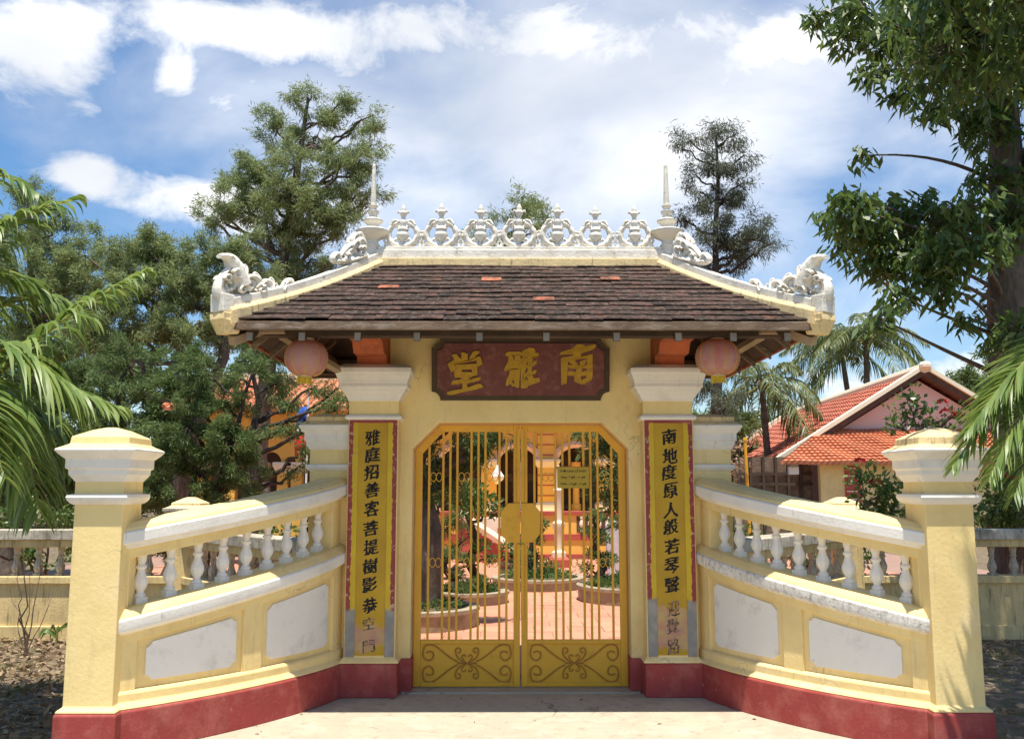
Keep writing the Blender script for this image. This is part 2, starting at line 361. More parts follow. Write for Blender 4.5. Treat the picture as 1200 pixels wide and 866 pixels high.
def spiral(cx, cz, r0, r1, a0, turns, n=22, y=0.0, sx=1):
    P = []
    for i in range(n + 1):
        t = i / n; a = a0 + turns * 2 * math.pi * t; r = r0 + (r1 - r0) * t
        P.append((cx + sx * r * math.cos(a), y, cz + r * math.sin(a)))
    return P
def bez2(a, b, c, n=10):
    a, b, c = Vector(a), Vector(b), Vector(c)
    return [(a * (1 - t) ** 2 + b * 2 * t * (1 - t) + c * t * t) for t in [i / n for i in range(n + 1)]]

# ------------------------------------------------------------------ writing
def glyph_mesh(text, m, w=None, h=None, bold=0.0, depth=.002, shear=0.0, wob=0.0, seed=0, align=True):
    cu = bpy.data.curves.new('txt', 'FONT'); cu.body = text; cu.size = 1.0; cu.extrude = .01; cu.resolution_u = 3
    ob = bpy.data.objects.new('txt', cu); COL.objects.link(ob)
    dg = bpy.context.evaluated_depsgraph_get(); dg.update()
    me = bpy.data.meshes.new_from_object(ob.evaluated_get(dg)); bpy.data.objects.remove(ob); bpy.data.curves.remove(cu)
    co = np.empty(len(me.vertices) * 3); me.vertices.foreach_get('co', co); co = co.reshape(-1, 3)
    rs = np.random.RandomState(seed % 99991)
    nv = len(co); lay = np.zeros(nv)
    if bold:                                            # thicken: shifted copies, each a hair deeper than the last
        pols = [tuple(q.vertices) for q in me.polygons]; K = 9
        cs_ = [(0, 0)] + [(math.cos(k * math.pi / 4), math.sin(k * math.pi / 4) * .8) for k in range(8)]
        allv, allf = [], []
        for k, (dx, dy) in enumerate(cs_):
            c2 = co.copy(); md = .30 + .85 * (1 + np.sin(co[:, 0] * 7.3 + seed) * np.sin(co[:, 1] * 6.1 + seed * 1.7)) * (1 + .5 * np.sin(co[:, 0] * 15 - co[:, 1] * 13 + seed)) * .5; c2[:, 0] += dx * bold * md * 1.5; c2[:, 1] += dy * bold * md * .55; allv.append(c2); allf += [tuple(i + k * nv for i in q) for q in pols]
        lay = np.repeat(np.arange(K), nv); co = np.concatenate(allv)
        me = bpy.data.meshes.new('txt'); me.from_pydata(co.tolist(), [], allf)
    if wob:
        p = rs.rand(6) * 6.28
        co[:, 0] += wob * (np.sin(co[:, 1] * 9 + p[0]) + .6 * np.sin(co[:, 1] * 21 + co[:, 0] * 7 + p[1]))
        co[:, 1] += wob * (np.sin(co[:, 0] * 8 + p[2]) + .6 * np.sin(co[:, 0] * 19 + co[:, 1] * 11 + p[3]))
    co[:, 1] += shear * co[:, 0]
    mn, mxx = co.min(0), co.max(0)
    co[:, :2] -= (mn[:2] + mxx[:2]) / 2
    sx = w / (mxx[0] - mn[0]) if w else None; sy = h / (mxx[1] - mn[1]) if h else None
    sx = sx or sy; sy = sy or sx
    out = np.stack([co[:, 0] * sx, -np.sign(co[:, 2]) * depth + lay * 6e-5, co[:, 1] * sy], 1)
    me.vertices.foreach_set('co', out.ravel()); me.update()
    me.materials.clear(); me.materials.append(MAT[m]); return me
def glyph(name, text, m, loc, parent, **kw):
    me = glyph_mesh(text, m, **kw); me.transform(Matrix.Translation(loc)); me.name = name
    return link(name, me, parent)
# ------------------------------------------------------------------ ground
struct(B().add([(-600, -200, -.03), (600, -200, -.03), (600, 1500, -.03), (-600, 1500, -.03)], [(0, 1, 2, 3)]).build('ground', 'earth'))
paving = struct(B().box(-2.78, 2.78, -9.5, .615, -.2, 0.0).build('forecourt_paving', 'concrete'))
cpoly = [(-1.55, .62), (1.55, .62), (3.55, 3.04), (9.5, 3.04), (9.5, 17.5), (-9.5, 17.5), (-9.5, 3.04), (-3.55, 3.04)]
court = struct(B().prism(cpoly, lambda x, y: (x, y, -.012), lambda x, y: (x, y, -.2)).build('courtyard_floor', 'grout'))
rs = random.Random(5)
tile_me = B().box(-.197, .197, -.197, .197, -.02, .0).mesh('floor_tile', 'court')
far = B()
for j in range(0, 34):
    y = 1.1 + .4 * j
    lim = (.115 * (y - CAMY) + .35)
    for i in range(-18, 19):
        x = .4 * i + (.2 if j % 2 else 0)
        if abs(x) > 7.2 or (y < 3.3 and abs(x) > 1.3 + (y - .6) * .8): continue
        if abs(x) < lim and 1.4 < y < 9.2:
            o = link('floor_tile', tile_me, court); o.location = (x, y, rs.uniform(-.003, .002)); o.rotation_euler = (rs.uniform(-.003, .003), rs.uniform(-.003, .003), 0)
        elif y < 14.2:
            far.box(x - .197, x + .197, y - .197, y + .197, -.02, rs.uniform(-.003, .002))
fo = far.build('floor_tile_field', 'court', court); fo['kind'] = 'stuff'

# ------------------------------------------------------------------ gateway
GW = thing('gateway', 'yellow plaster temple gateway with dark tiled hip roof and white crested ridge', 'gateway', (0, .35, 0))
YF, YB = .18, .56
def ring2(x, z, y): return (x, y, z)
outl = [(-1.36, 0), (-.885, 0), (-.885, 1.935), (-.67, 2.145), (.67, 2.145), (.885, 1.935), (.885, 0), (1.36, 0), (1.36, 3.0), (-1.36, 3.0)]
B().prism(outl, lambda x, z: (x, YF, z), lambda x, z: (x, YB, z)).build('wall', 'yellow', GW, bevel=.008)
# threshold slab
B().box(-.95, .95, .12, .62, -.05, .012).build('threshold', 'concrete', GW, bevel=.004)
for sg in (-1, 1):
    def mx_(b): return b if sg > 0 else b.mirror()
    mx_(B().box(.985, 1.388, .0, .3, .24, 2.16)).build('pilaster', 'yellow', GW, bevel=.008)
    # oxblood plinth wraps pilaster and reveal
    pl = mx_(B().loft(.965, 1.42, -.035, .3, [(0, 0), (0, .245), (-.012, .258)])).build('plinth', 'red', GW, bevel=.008)
    mx_(B().box(.872, .975, .155, .60, 0, .262)).build('plinth', 'red', GW, bevel=.008)
    mx_(B().loft(.985, 1.388, .0, .3, [(.028, .259), (.028, .272), (.003, .296), (.001, .297)])).build('plinth_ledge', 'yellow', GW)
    cap = mx_(B().loft(.985, 1.388, 0, .3, [(.004, 2.150), (.018, 2.158), (.026, 2.168), (.022, 2.182), (.006, 2.196)])).build('necking_band', 'white', GW, bevel=.003)
    mx_(B().box(.987, 1.386, .002, .3, 2.19, 2.32)).build('capital_neck', 'yellow', GW)
    mx_(B().loft(.985, 1.388, 0, .3, [(.006, 2.305), (.012, 2.325), (.03, 2.355), (.055, 2.385), (.062, 2.405), (.075, 2.412), (.075, 2.43),
              (.072, 2.435), (.08, 2.47), (.098, 2.515), (.108, 2.53), (.108, 2.562), (.10, 2.57), (.04, 2.60)])).build('capital', 'white', GW, bevel=.004)
    # orange bracket above the capital
    bp_ = [(-.62, 2.86), (-.62, 2.74), (-.30, 2.74), (-.22, 2.66), (-.05, 2.66), (-.02, 2.60), (.2, 2.60), (.2, 2.86)]
    mx_(B().prism(bp_, lambda y, z: (1.085, y, z), lambda y, z: (1.325, y, z))).build('bracket', 'orange_wood', GW, bevel=.006)

# couplets, painted on the pilasters
COUP = {-1: ('雅庭招善客菩提樹影恭空門', [513, 533, 554, 574, 596, 619, 641, 663, 685, 709, 731, 757], 'left'),
        1: ('南地度原人般若琴聲迎覺路', [512, 534, 554, 574, 598, 617, 640, 662, 684.5, 713, 733.5, 757.5], 'right')}
for sg, (txt, pys, side) in COUP.items():
    cx = sg * 1.1865
    mo = couplet_mat('couplet_border_' + side, cx, .158, .66 if sg < 0 else .75, False); mi = couplet_mat('couplet_field_' + side, cx, .1, .545 if sg < 0 else .66, True)
    # border as four strips round a sunk field
    bo = B(); w, wi, z0, z1 = .192, .118, .302, 2.146
    bo.box(cx - w, cx - wi, -.010, .001, z0, z1).box(cx + wi, cx + w, -.010, .001, z0, z1)
    panel = bo.build('couplet_panel', mo, GW, bevel=.003)
    panel['label'] = 'mustard couplet panel with black brush characters on the %s pilaster' % side
    B().box(cx - wi, cx + wi, -.0035, .002, z0 + .012, z1 - .02).build('couplet_field', mi, panel)
    B().box(cx - .192, cx + .192, -.0115, .001, z1 - .018, z1 + .003).build('border_strip', 'red', panel, bevel=.002)
    for i, (ch, py) in enumerate(zip(txt, pys)):
        p = at_y(600, py, -.004); fad = (i >= 10 if sg < 0 else i >= 9)
        glyph('character', ch, 'ink_faded' if fad else 'ink', (cx + (-.004 if sg < 0 else .006) + .004 * math.sin(i * 2.3), -.0042, p.z), panel,
              h=.130 if not (fad and sg < 0) else .105, w=.122 if not fad else .10, bold=.034 if not fad else .012, depth=.0012, shear=.17, wob=.022, seed=i + 40 * sg)

# ------------------------------------------------------------------ roof
EX, EY0, EY1, RX, RY, EZ, RZ = 2.075, -1.05, 1.75, 1.19, .35, 2.755, 3.50
def light_stop():
    e = [(-EX, EY0, EZ), (EX, EY0, EZ), (EX, EY1, EZ), (-EX, EY1, EZ)]; r = [(-RX, RY, RZ), (RX, RY, RZ)]
    dz = .035
    top = [(x, y, z - .012) for x, y, z in e + r]; bot = [(x * .985, y, z - .012 - dz) for x, y, z in e + r]
    v = top + bot
    f = [(0, 1, 5, 4), (1, 2, 5), (2, 3, 4, 5), (3, 0, 4)]; f2 = [tuple(reversed([i + 6 for i in q])) for q in f]
    f3 = [(i, (i + 1) % 4, (i + 1) % 4 + 6, i + 6) for i in range(4)]
    return B().add(v, f + f2 + f3)
light_stop().build('light_stop_sheet', 'wood_dark', GW)  # sheet added below the tiles so no light leaks through
rt = random.Random(11)
TW, TL, TH = .16, .175, .0085
def tile_mesh(m):
    b = B(); w, l, h = TW / 2 - .0008, TL, TH           # slightly cambered slab, lower edge at y=0
    v = []
    for y, z in ((0, 0), (l, 0)):
        for x, c in ((-w, 0), (-w * .5, .0012), (w * .5, .0012), (w, 0)): v.append((x, y, z + c))
    for y, z in ((0, h), (l, h)):
        for x, c in ((-w, 0), (-w * .5, .0012), (w * .5, .0012), (w, 0)): v.append((x, y, z + c))
    f = []
    for i in range(3): f += [(i, i + 1, 5 + i, 4 + i), (8 + i, 12 + i, 13 + i, 9 + i), (i, 8 + i, 9 + i, i + 1), (4 + i, 5 + i, 13 + i, 12 + i)]
    f += [(0, 4, 12, 8), (3, 11, 15, 7)]
    return b.add(v, f).mesh('roof_tile', m)
T_DARK, T_OR, T_SIDE = tile_mesh('tile'), tile_mesh('tile_orange'), tile_mesh('tile_side')
ORANGE = {(7, -7), (9, -2), (4, 1), (9, 4)}
def slope(org, ux, uy, half0, half1, L, rows, part, name='roof_tile', me0=None, keep=None):
    """courses of tiles: org = middle of the eave, ux along it, uy up the slope"""
    un = ux.cross(uy); exp_ = L / rows
    acc = B()
    for r in range(rows):
        s0 = r * exp_ - .015; hw = half0 + (half1 - half0) * min(1, (s0 + .06) / L); off = (.5 if r % 2 else 0)
        n = int(hw / TW) + 2
        for i in range(-n, n + 1):
            a, c = (i + off - .5) * TW, (i + off + .5) * TW
            a2, c2 = max(a, -hw), min(c, hw)
            if c2 - a2 < .035: continue
            p = org + ux * ((a2 + c2) / 2) + uy * (s0 + rt.uniform(-.012, .012)) + un * (.004 + rt.uniform(0, .004)) + un * (.003 * math.sin(i * .5 + r * 1.3))
            tilt = -(TH + .002) / exp_ * .9 + rt.uniform(-.012, .012); yaw = rt.uniform(-.02, .02)
            R = Matrix((ux, uy, un)).transposed().to_4x4() @ Matrix.Rotation(tilt, 4, 'X') @ Matrix.Rotation(yaw, 4, 'Z')
            X = Matrix.Translation(p + un * .022) @ R @ Matrix.Diagonal((min(1.0, (c2 - a2) / TW), 1, 1, 1))
            if part is True or (part == 'eave' and r == 0):
                me = T_OR if (part is True and (r, i) in ORANGE) else (T_SIDE if part == 'eave' else T_DARK)
                o = link('roof_tile', me, GW); o.matrix_basis = (Matrix.Translation(un * .006 - uy * .008) @ X) if me is T_OR else X
            else:
                acc.add([X @ v.co for v in T_DARK.vertices], [tuple(q.vertices) for q in T_DARK.polygons])
    return acc
fy = Vector((0, RY - EY0, RZ - EZ)); Lf = fy.length; fy.normalize()
slope(Vector((0, EY0, EZ)), Vector((1, 0, 0)), fy, EX, RX, Lf, 14, True)
rest = slope(Vector((0, EY1, EZ)), Vector((-1, 0, 0)), Vector((0, -fy.y, fy.z)), EX, RX, Lf, 12, False)
sxv = Vector((EX - RX, 0, RZ - EZ)); Ls = sxv.length; sxv.normalize()
a = slope(Vector((-EX, RY, EZ)), Vector((0, -1, 0)), sxv, 1.36, -.06, Ls, 10, 'eave')
b = slope(Vector((EX, RY, EZ)), Vector((0, 1, 0)), Vector((-sxv.x, 0, sxv.z)), 1.36, -.06, Ls, 10, 'eave')
rest.add(a.v, a.f); rest.add(b.v, b.f)
o = rest.build('roof_tile_courses', 'tile', GW); o['kind'] = 'stuff'
# eave boards, purlins, rafters
def slopeZ(y): return EZ + (y - EY0) * (RZ - EZ) / (RY - EY0)
B().box(-EX - .0, EX + .0, EY0 - .035, EY0 - .004, EZ - .055, EZ + .006).build('eave_board', 'wood', GW, bevel=.004)
B().box(-EX, EX, EY1 + .004, EY1 + .035, EZ - .055, EZ + .006).build('eave_board', 'wood', GW, bevel=.004)
B().box(-1.95, 1.95, -.80, -.70, 2.70, 2.84).build('purlin', 'wood_dark', GW, bevel=.006)
B().box(-1.95, 1.95, 1.40, 1.50, 2.70, 2.84).build('purlin', 'wood_dark', GW, bevel=.006)
for sg in (-1, 1):
    x0, x1 = sorted((sg * (EX + .004), sg * (EX + .034)))
    B().box(x0, x1, EY0 - .03, EY1 + .03, EZ - .05, EZ + .004).build('eave_board', 'tile_side', GW, bevel=.004)
    x0, x1 = sorted((sg * 1.74, sg * 1.83)); B().box(x0, x1, -.8, 1.5, 2.715, 2.83).build('purlin', 'wood_dark', GW, bevel=.006)
# sagging grey beam over the plaque
bm_ = []
B().prism([(-.35, 2.80), (-.25, 2.775), (.3, 2.77), (.62, 2.80), (.62, 2.845), (-.35, 2.845)], lambda x, z: (x, -.83, z), lambda x, z: (x, -.805, z)).build('beam_patch', 'wood', GW, bevel=.004)
for px in (294, 355, 420, 489, 562, 640, 722, 794, 858, 921):
    x = at_y(px, 395, -1.0).x
    y0, y1 = -1.035, EY0 + 1.4 * min(1, (EX - abs(x)) / (EX - RX)) - .09; zt = lambda y: slopeZ(y) - .052
    pts = [(y0, zt(y0) - .085), (y0, zt(y0)), (y1, zt(y1)), (y1, zt(y1) - .085)]
    r_ = B().prism(pts, lambda y, z: (x - .024, y, z), lambda y, z: (x + .024, y, z)).build('rafter', 'wood_dark', GW, bevel=.003)
    B().box(x - .022, x + .022, y0 - .006, y0 + .012, zt(y0) - .080, zt(y0) - .022).build('rafter_tail', 'wood_grey', r_, bevel=.002)
for sg in (-1, 1):
    for y in (-.45, 0.05, .55, 1.05):
        f = lambda x: EZ + (EX - x) * (RZ - EZ) / (EX - RX) - .052
        xi = EX - (EX - RX) * (1.4 - abs(y - .35)) / 1.4 + .07
        mb = B().prism([(2.05, f(2.05) - .07), (2.05, f(2.05)), (xi, f(xi)), (xi, f(xi) - .07)], lambda x, z: (sg * x, y - .024, z), lambda x, z: (sg * x, y + .024, z)).build('rafter', 'wood', GW, bevel=.003)
    # hip rafter and corner strut
    h0 = Vector((sg * (EX - .03), EY0 + .03, EZ - .125)); h1 = Vector((sg * RX, RY, RZ - .14))
    B().tube([h0, h1], .045, 4).build('hip_rafter', 'wood_pale', GW)
    B().tube([(sg * 1.30, .16, 2.45), (sg * 1.80, -.62, 2.74)], .035, 4).build('corner_strut', 'wood_pale', GW)
    B().tube([(sg * 1.36, .45, 2.48), (sg * 1.78, .45, 2.76)], .03, 4).build('corner_strut', 'wood_pale', GW)
    B().box(*sorted((sg * 1.72, sg * 1.9)), -.86, -.80, 2.715, 2.755).build('tie_block', 'wood_pale', GW, bevel=.003)

# ridge: yellow bed, white kerb
ridge = B().box(-RX - .03, RX + .03, RY - .085, RY + .085, RZ - .05, RZ + .055).build('ridge', 'yellow_old', GW, bevel=.006)
B().box(-RX - .045, RX + .045, RY - .065, RY + .065, RZ + .055, RZ + .135).build('ridge_kerb', 'white_old', ridge, bevel=.006)
B().box(-RX - .03, RX + .03, RY - .052, RY + .052, RZ + .135, RZ + .165).build('crest_base', 'white_old', ridge, bevel=.004)
ZC = RZ + .165
def crest_mesh():
    b = B(); y = 0
    # open ring whose ends curl in at the top
    P = []
    for i in range(29):
        a_ = math.radians(112 + 316 * i / 28); P.append((.128 * math.cos(a_), 0, .118 + .108 * math.sin(a_)))
    b.tube(P, [.021 + .008 * math.sin(math.pi * i / 28) + .003 * math.sin(i * 2.2) for i in range(29)], 8, 1.2)
    for sg in (-1, 1):
        b.tube([(sg * q[0], q[1], q[2]) for q in spiral(.052, .208, .030, .008, 2.2, -1.05, 14)], [.014 - .0006 * i for i in range(15)], 6, 1.2)
        b.tube([(sg * .125, 0, .05), (sg * .15, 0, .02), (sg * .15, 0, -.01)], [.016, .017, .02], 6)       # feet
        b.ball((sg * .15, 0, .0), .021, 8, 5)
        b.tube([(sg * .135, 0, .12), (sg * .160, 0, .14)], [.014, .012], 6); b.ball((sg * .158, 0, .105), (.012, .018, .026), 6, 4); b.ball((sg * .155, 0, .14), .014, 6, 4)
        # acanthus leaves lying on the ring
        for k in range(3):
            a_ = math.radians(-70 + 40 * k); b.ball((sg * .125 * math.cos(a_), -.012, .118 + .106 * math.sin(a_)), (.02, .016, .017), 6, 4)
    # urn
    b.lathe([(.012, .012), (.034, .02), (.03, .032), (.016, .045), (.026, .062), (.054, .095), (.058, .12), (.046, .135), (.040, .15), (.052, .162), (.042, .175), (.024, .19),
             (.026, .205), (.034, .225), (.026, .245), (.018, .26), (.02, .275), (.03, .295), (.036, .31), (.022, .325), (.024, .34), (.018, .36), (.006, .385)], 10)
    for sg in (-1, 1):                                     # fleur-de-lis arms
        b.tube([(sg * .01, 0, .29), (sg * .03, 0, .318), (sg * .046, 0, .325), (sg * .05, 0, .31)], [.01, .013, .013, .009], 6)
        b.tube([(sg * .02, 0, .17), (sg * .055, 0, .20), (sg * .07, 0, .185)], [.016, .015, .009], 6)
        b.tube([(sg * .02, -.01, .06), (sg * .06, -.012, .075), (sg * .085, -.01, .055)], [.014, .014, .008], 6)
        b.tube([(sg * .105, -.012, .20), (sg * .085, -.018, .235), (sg * .055, -.012, .245)], [.014, .015, .008], 6)
        b.tube([(sg * .14, 0, .03), (sg * .165, 0, .065), (sg * .158, 0, .10)], [.013, .012, .01], 6)
    return b
cm = crest_mesh().mesh('ridge_crest_ornament', 'white_old', True, .9)
for px in (472, 517, 563, 608, 653, 698, 744):
    x = at_y(px, 280, RY).x
    o = link('ridge_crest_ornament', cm, ridge); o.location = (x, RY, ZC); o.rotation_euler = (rt.uniform(-.03, .03), rt.uniform(-.015, .015), rt.uniform(-.12, .12)); o.scale = (rt.uniform(.97, 1.02),) * 3
fin = B().lathe([(.07, 0), (.075, .02), (.05, .04), (.045, .10), (.055, .12), (.042, .135), (.042, .16), (.065, .175), (.105, .20), (.125, .222), (.128, .236), (.10, .252), (.05, .262),
                 (.042, .28), (.05, .30), (.072, .318), (.074, .33), (.05, .345), (.032, .352), (.03, .378), (.042, .395), (.044, .408), (.026, .416), (.022, .43), (.03, .445), (.036, .455), (.020, .462),
                 (.021, .50), (.017, .65), (.013, .80), (.004, .815)], 16).mesh('spire_finial', 'white_old', True, .5)
for sg in (-1, 1):
    o = link('spire_finial', fin, ridge); o.location = (sg * 1.275, RY, RZ + .06); o.scale = (1.18, 1.18, 1.06 if sg > 0 else 1.05)

# hips with scroll ornaments
def hip(sg):
    p1 = Vector((-RX - .03, RY, RZ + .02)); p0 = Vector((-EX - .02, EY0 - .03, EZ + .045))
    d = (p0 - p1); dh = Vector((d.x, d.y, 0)).normalized(); nrm = Vector((-dh.y, dh.x, 0))
    def swp(prof, e0=0., e1=0.):
        R = []
        for k in range(13):
            t = k / 12; p = p1 + d * t - Vector((0, 0, .045 * math.sin(math.pi * t)))            # gentle sag
            if k == 0: p = p - d.normalized() * e0
            if k == 12: p = p + d.normalized() * e1
            R.append([p + nrm * o_ + Vector((0, 0, z_)) for o_, z_ in prof])
        b = B().rings(R); return b if sg < 0 else b.mirror()
    h = swp([(-.09, -.07), (-.09, .03), (-.066, .055), (.066, .055), (.09, .03), (.09, -.07)]).build('hip_ridge', 'yellow_old', GW, bevel=.005)
    swp([(-.055, .05), (-.055, .115), (.055, .115), (.055, .05)], .02, .03).build('hip_kerb', 'white_old', h, bevel=.006)
    # end block
    q = p0 + d.normalized() * .01
    def tr(u, v, w): p = q + dh * u + nrm * v + Vector((0, 0, w)); return (p.x if sg < 0 else -p.x, p.y, p.z)
    b = B(); b.rings([[tr(-.05, -.066, .02), tr(.05, -.066, .02), tr(.05, .066, .02), tr(-.05, .066, .02)], [tr(-.05, -.066, .15), tr(.055, -.066, .15), tr(.055, .066, .15), tr(-.05, .066, .15)]]); b.build('hip_end_block', 'white_old', h, bevel=.008)
    b = B(); b.rings([[tr(-.10, -.07, -.12), tr(.0, -.05, -.13), tr(.0, .05, -.13), tr(-.10, .07, -.12)], [tr(-.10, -.09, -.05), tr(.05, -.07, -.03), tr(.05, .07, -.03), tr(-.10, .09, -.05)],
             [tr(-.10, -.075, .018), tr(.045, -.075, .018), tr(.045, .075, .018), tr(-.10, .075, .018)]]); b.build('hip_end_corbel', 'yellow_old', h, bevel=.008)
    # local frame along the hip for the scrollwork: u runs outward/down the hip, w up
    su = math.atan2(d.z, Vector((d.x, d.y, 0)).length)
    def scroll(c, parts, nm, tiltfac):
        b = B()
        for P, r in parts:
            b.tube([Vector((pp[0], pp[1], pp[2])) for pp in P], r, 7, 1.5)
        for i, v in enumerate(b.v):
            u, yy, w = v; u2 = u; w2 = w * (.80 if nm[0] == 'c' else .95) + u * math.tan(su) * tiltfac
            p = c + dh * u2 + nrm * yy + Vector((0, 0, w2)); b.v[i] = (p.x if sg < 0 else -p.x, p.y, p.z)
        return b.build(nm, 'white_old', h, True, ang=1.2)
    def tp(n, a_, b_): return [a_ + (b_ - a_) * i / (n - 1) for i in range(n)]
    c0 = p0 + Vector((0, 0, .13)) - dh * .02
    horn = bez2((-.13, 0, .10), (-.10, 0, .22), (-.05, 0, .29), 10) + bez2((-.05, 0, .29), (-.02, 0, .385), (.075, 0, .375), 8)[1:]
    horn_r = tp(11, .060, .046) + tp(8, .046, .022)
    comb_ = bez2((-.14, 0, .20), (-.13, 0, .30), (-.05, 0, .35), 8)
    back = bez2((.06, 0, .0), (.13, 0, .14), (-.02, 0, .27), 10)
    parts = [(horn, horn_r), (comb_, tp(9, .03, .012)), (back, tp(11, .034, .02)),
             (spiral(-.02, .12, .095, .012, -1.3, 1.7, 30), tp(31, .028, .012)), (spiral(-.21, .115, .085, .012, 4.2, -1.7, 28), tp(29, .026, .011)), (spiral(.035, .03, .05, .01, 2.5, -1.3, 20), tp(21, .024, .01)),
             (bez2((-.27, 0, .10), (-.36, 0, .0), (-.47, 0, .03), 10), tp(11, .04, .028)), (spiral(-.37, .085, .055, .01, 0.2, 1.4, 20), tp(21, .022, .01)), (bez2((-.45, 0, .03), (-.54, 0, .05), (-.56, 0, .12), 8), tp(9, .03, .012)), (spiral(-.60, .095, .042, .01, 0.0, 1.2, 16), tp(17, .022, .01)),
             (bez2((-.30, 0, .08), (-.31, 0, .17), (-.25, 0, .215), 8), tp(9, .026, .01)), (bez2((-.42, 0, .05), (-.45, 0, .13), (-.41, 0, .16), 8), tp(9, .022, .008)), (bez2((.05, 0, .0), (-.2, 0, -.015), (-.58, 0, .03), 12), tp(13, .034, .024)),
             (bez2((-.15, 0, .18), (-.19, 0, .25), (-.15, 0, .29), 8), tp(9, .024, .01))]
    for yy in (-.045, .045):
        parts += [(spiral(-.055, .20, .05, .01, .5, 1.4, 18, yy), tp(19, .017, .008)), (spiral(-.115, .06, .05, .01, 3.5, -1.3, 18, yy), tp(19, .018, .008)), (spiral(.03, .17, .035, .008, 0, 1.2, 14, yy), tp(15, .014, .007)),
                  (spiral(-.29, .05, .035, .008, 2, 1.2, 14, yy), tp(15, .015, .007)), (bez2((-.1, yy, .25), (-.04, yy, .30), (.0, yy, .37), 6), tp(7, .016, .007)), (bez2((-.5, yy, .03), (-.54, yy, .08), (-.51, yy, .11), 6), tp(7, .014, .006))]
    scroll(c0, parts, 'corner_scroll_ornament', .55)
    c1 = p1 + Vector((0, 0, .10 + .33 * math.tan(su))) + dh * .33
    parts = [(spiral(-.05, .10, .085, .012, .3, 1.7, 28), tp(29, .036, .014)), (spiral(.06, .06, .06, .01, 2.8, -1.5, 22), tp(23, .03, .012)), (spiral(-.02, .20, .05, .01, -1, 1.2, 16), tp(17, .026, .012)),
             (bez2((-.12, 0, .02), (.1, 0, .0), (.22, 0, .05), 10), tp(11, .045, .026)), (spiral(.225, .075, .042, .01, 3.5, -1.2, 16), tp(17, .028, .014)), (bez2((.0, 0, .16), (.1, 0, .16), (.16, 0, .08), 8), tp(9, .032, .014)),
             (bez2((-.10, 0, .0), (-.13, 0, .16), (-.06, 0, .24), 8), tp(9, .04, .02)), (bez2((.05, 0, .12), (.09, 0, .2), (.05, 0, .22), 6), tp(7, .02, .009))]
    for yy in (-.04, .04):
        parts += [(spiral(-.06, .06, .05, .008, 1, 1.4, 18, yy), tp(19, .02, .009)), (spiral(.02, .14, .045, .008, 4, -1.3, 16, yy), tp(17, .018, .008)), (spiral(.12, .05, .035, .008, 1, 1.2, 14, yy), tp(15, .018, .008))]
    scroll(c1, parts, 'ridge_scroll_ornament', 1.0)
hip(-1); hip(1)

# ------------------------------------------------------------------ plaque over the gate
PQ = thing('name_plaque', 'maroon plaque with three gold characters and notched corners above the gate', 'plaque', (.0, .15, 2.33))
def notch(w, h, r, n=6):
    P = []
    for cx_, cz_, a0 in ((w, h, 180), (-w, h, 270), (-w, -h, 0), (w, -h, 90)):
        for i in range(n + 1):
            a_ = math.radians(a0 + 90 * (1 - i / n)) if False else math.radians(a0 + 90 - 90 * i / n) if False else math.radians(a0 + 90 * i / n)
            P.append((cx_ + r * math.cos(a_), cz_ + r * math.sin(a_)))
    return P
pcx, pcz = .0, 2.578
def plq(w, h, r, y0, y1, m, nm, par):
    out = notch(w, h, r)
    # order the outline around the centre
    out = sorted(out, key=lambda p: math.atan2(p[1] / h, p[0] / w))
    tl = lambda z: -(z) * .16                       # the board leans forward at the top
    return B().prism(out, lambda x, z: (pcx + x, y0 + tl(z), pcz + z), lambda x, z: (pcx + x, y1 + tl(z), pcz + z)).build(nm, m, par)
fr = plq(.735, .252, .072, .125, .18, 'frame_dark', 'frame', PQ)
plq(.688, .212, .060, .113, .125, 'plaque', 'panel', PQ)
for ch, px, py in (('堂', 545, 437), ('雅', 612, 431), ('南', 677, 427)):
    p = at_y(px, py, .1); me = glyph_mesh(ch, 'gold', h=.365 if ch == '堂' else .34, w=.30, bold=.055, depth=.005, shear=.14, wob=.032, seed=ord(ch))
    me.transform(Matrix.Translation((p.x - .0, .109, p.z)) @ Matrix.Rotation(.155, 4, 'X')); link('character', me, PQ)

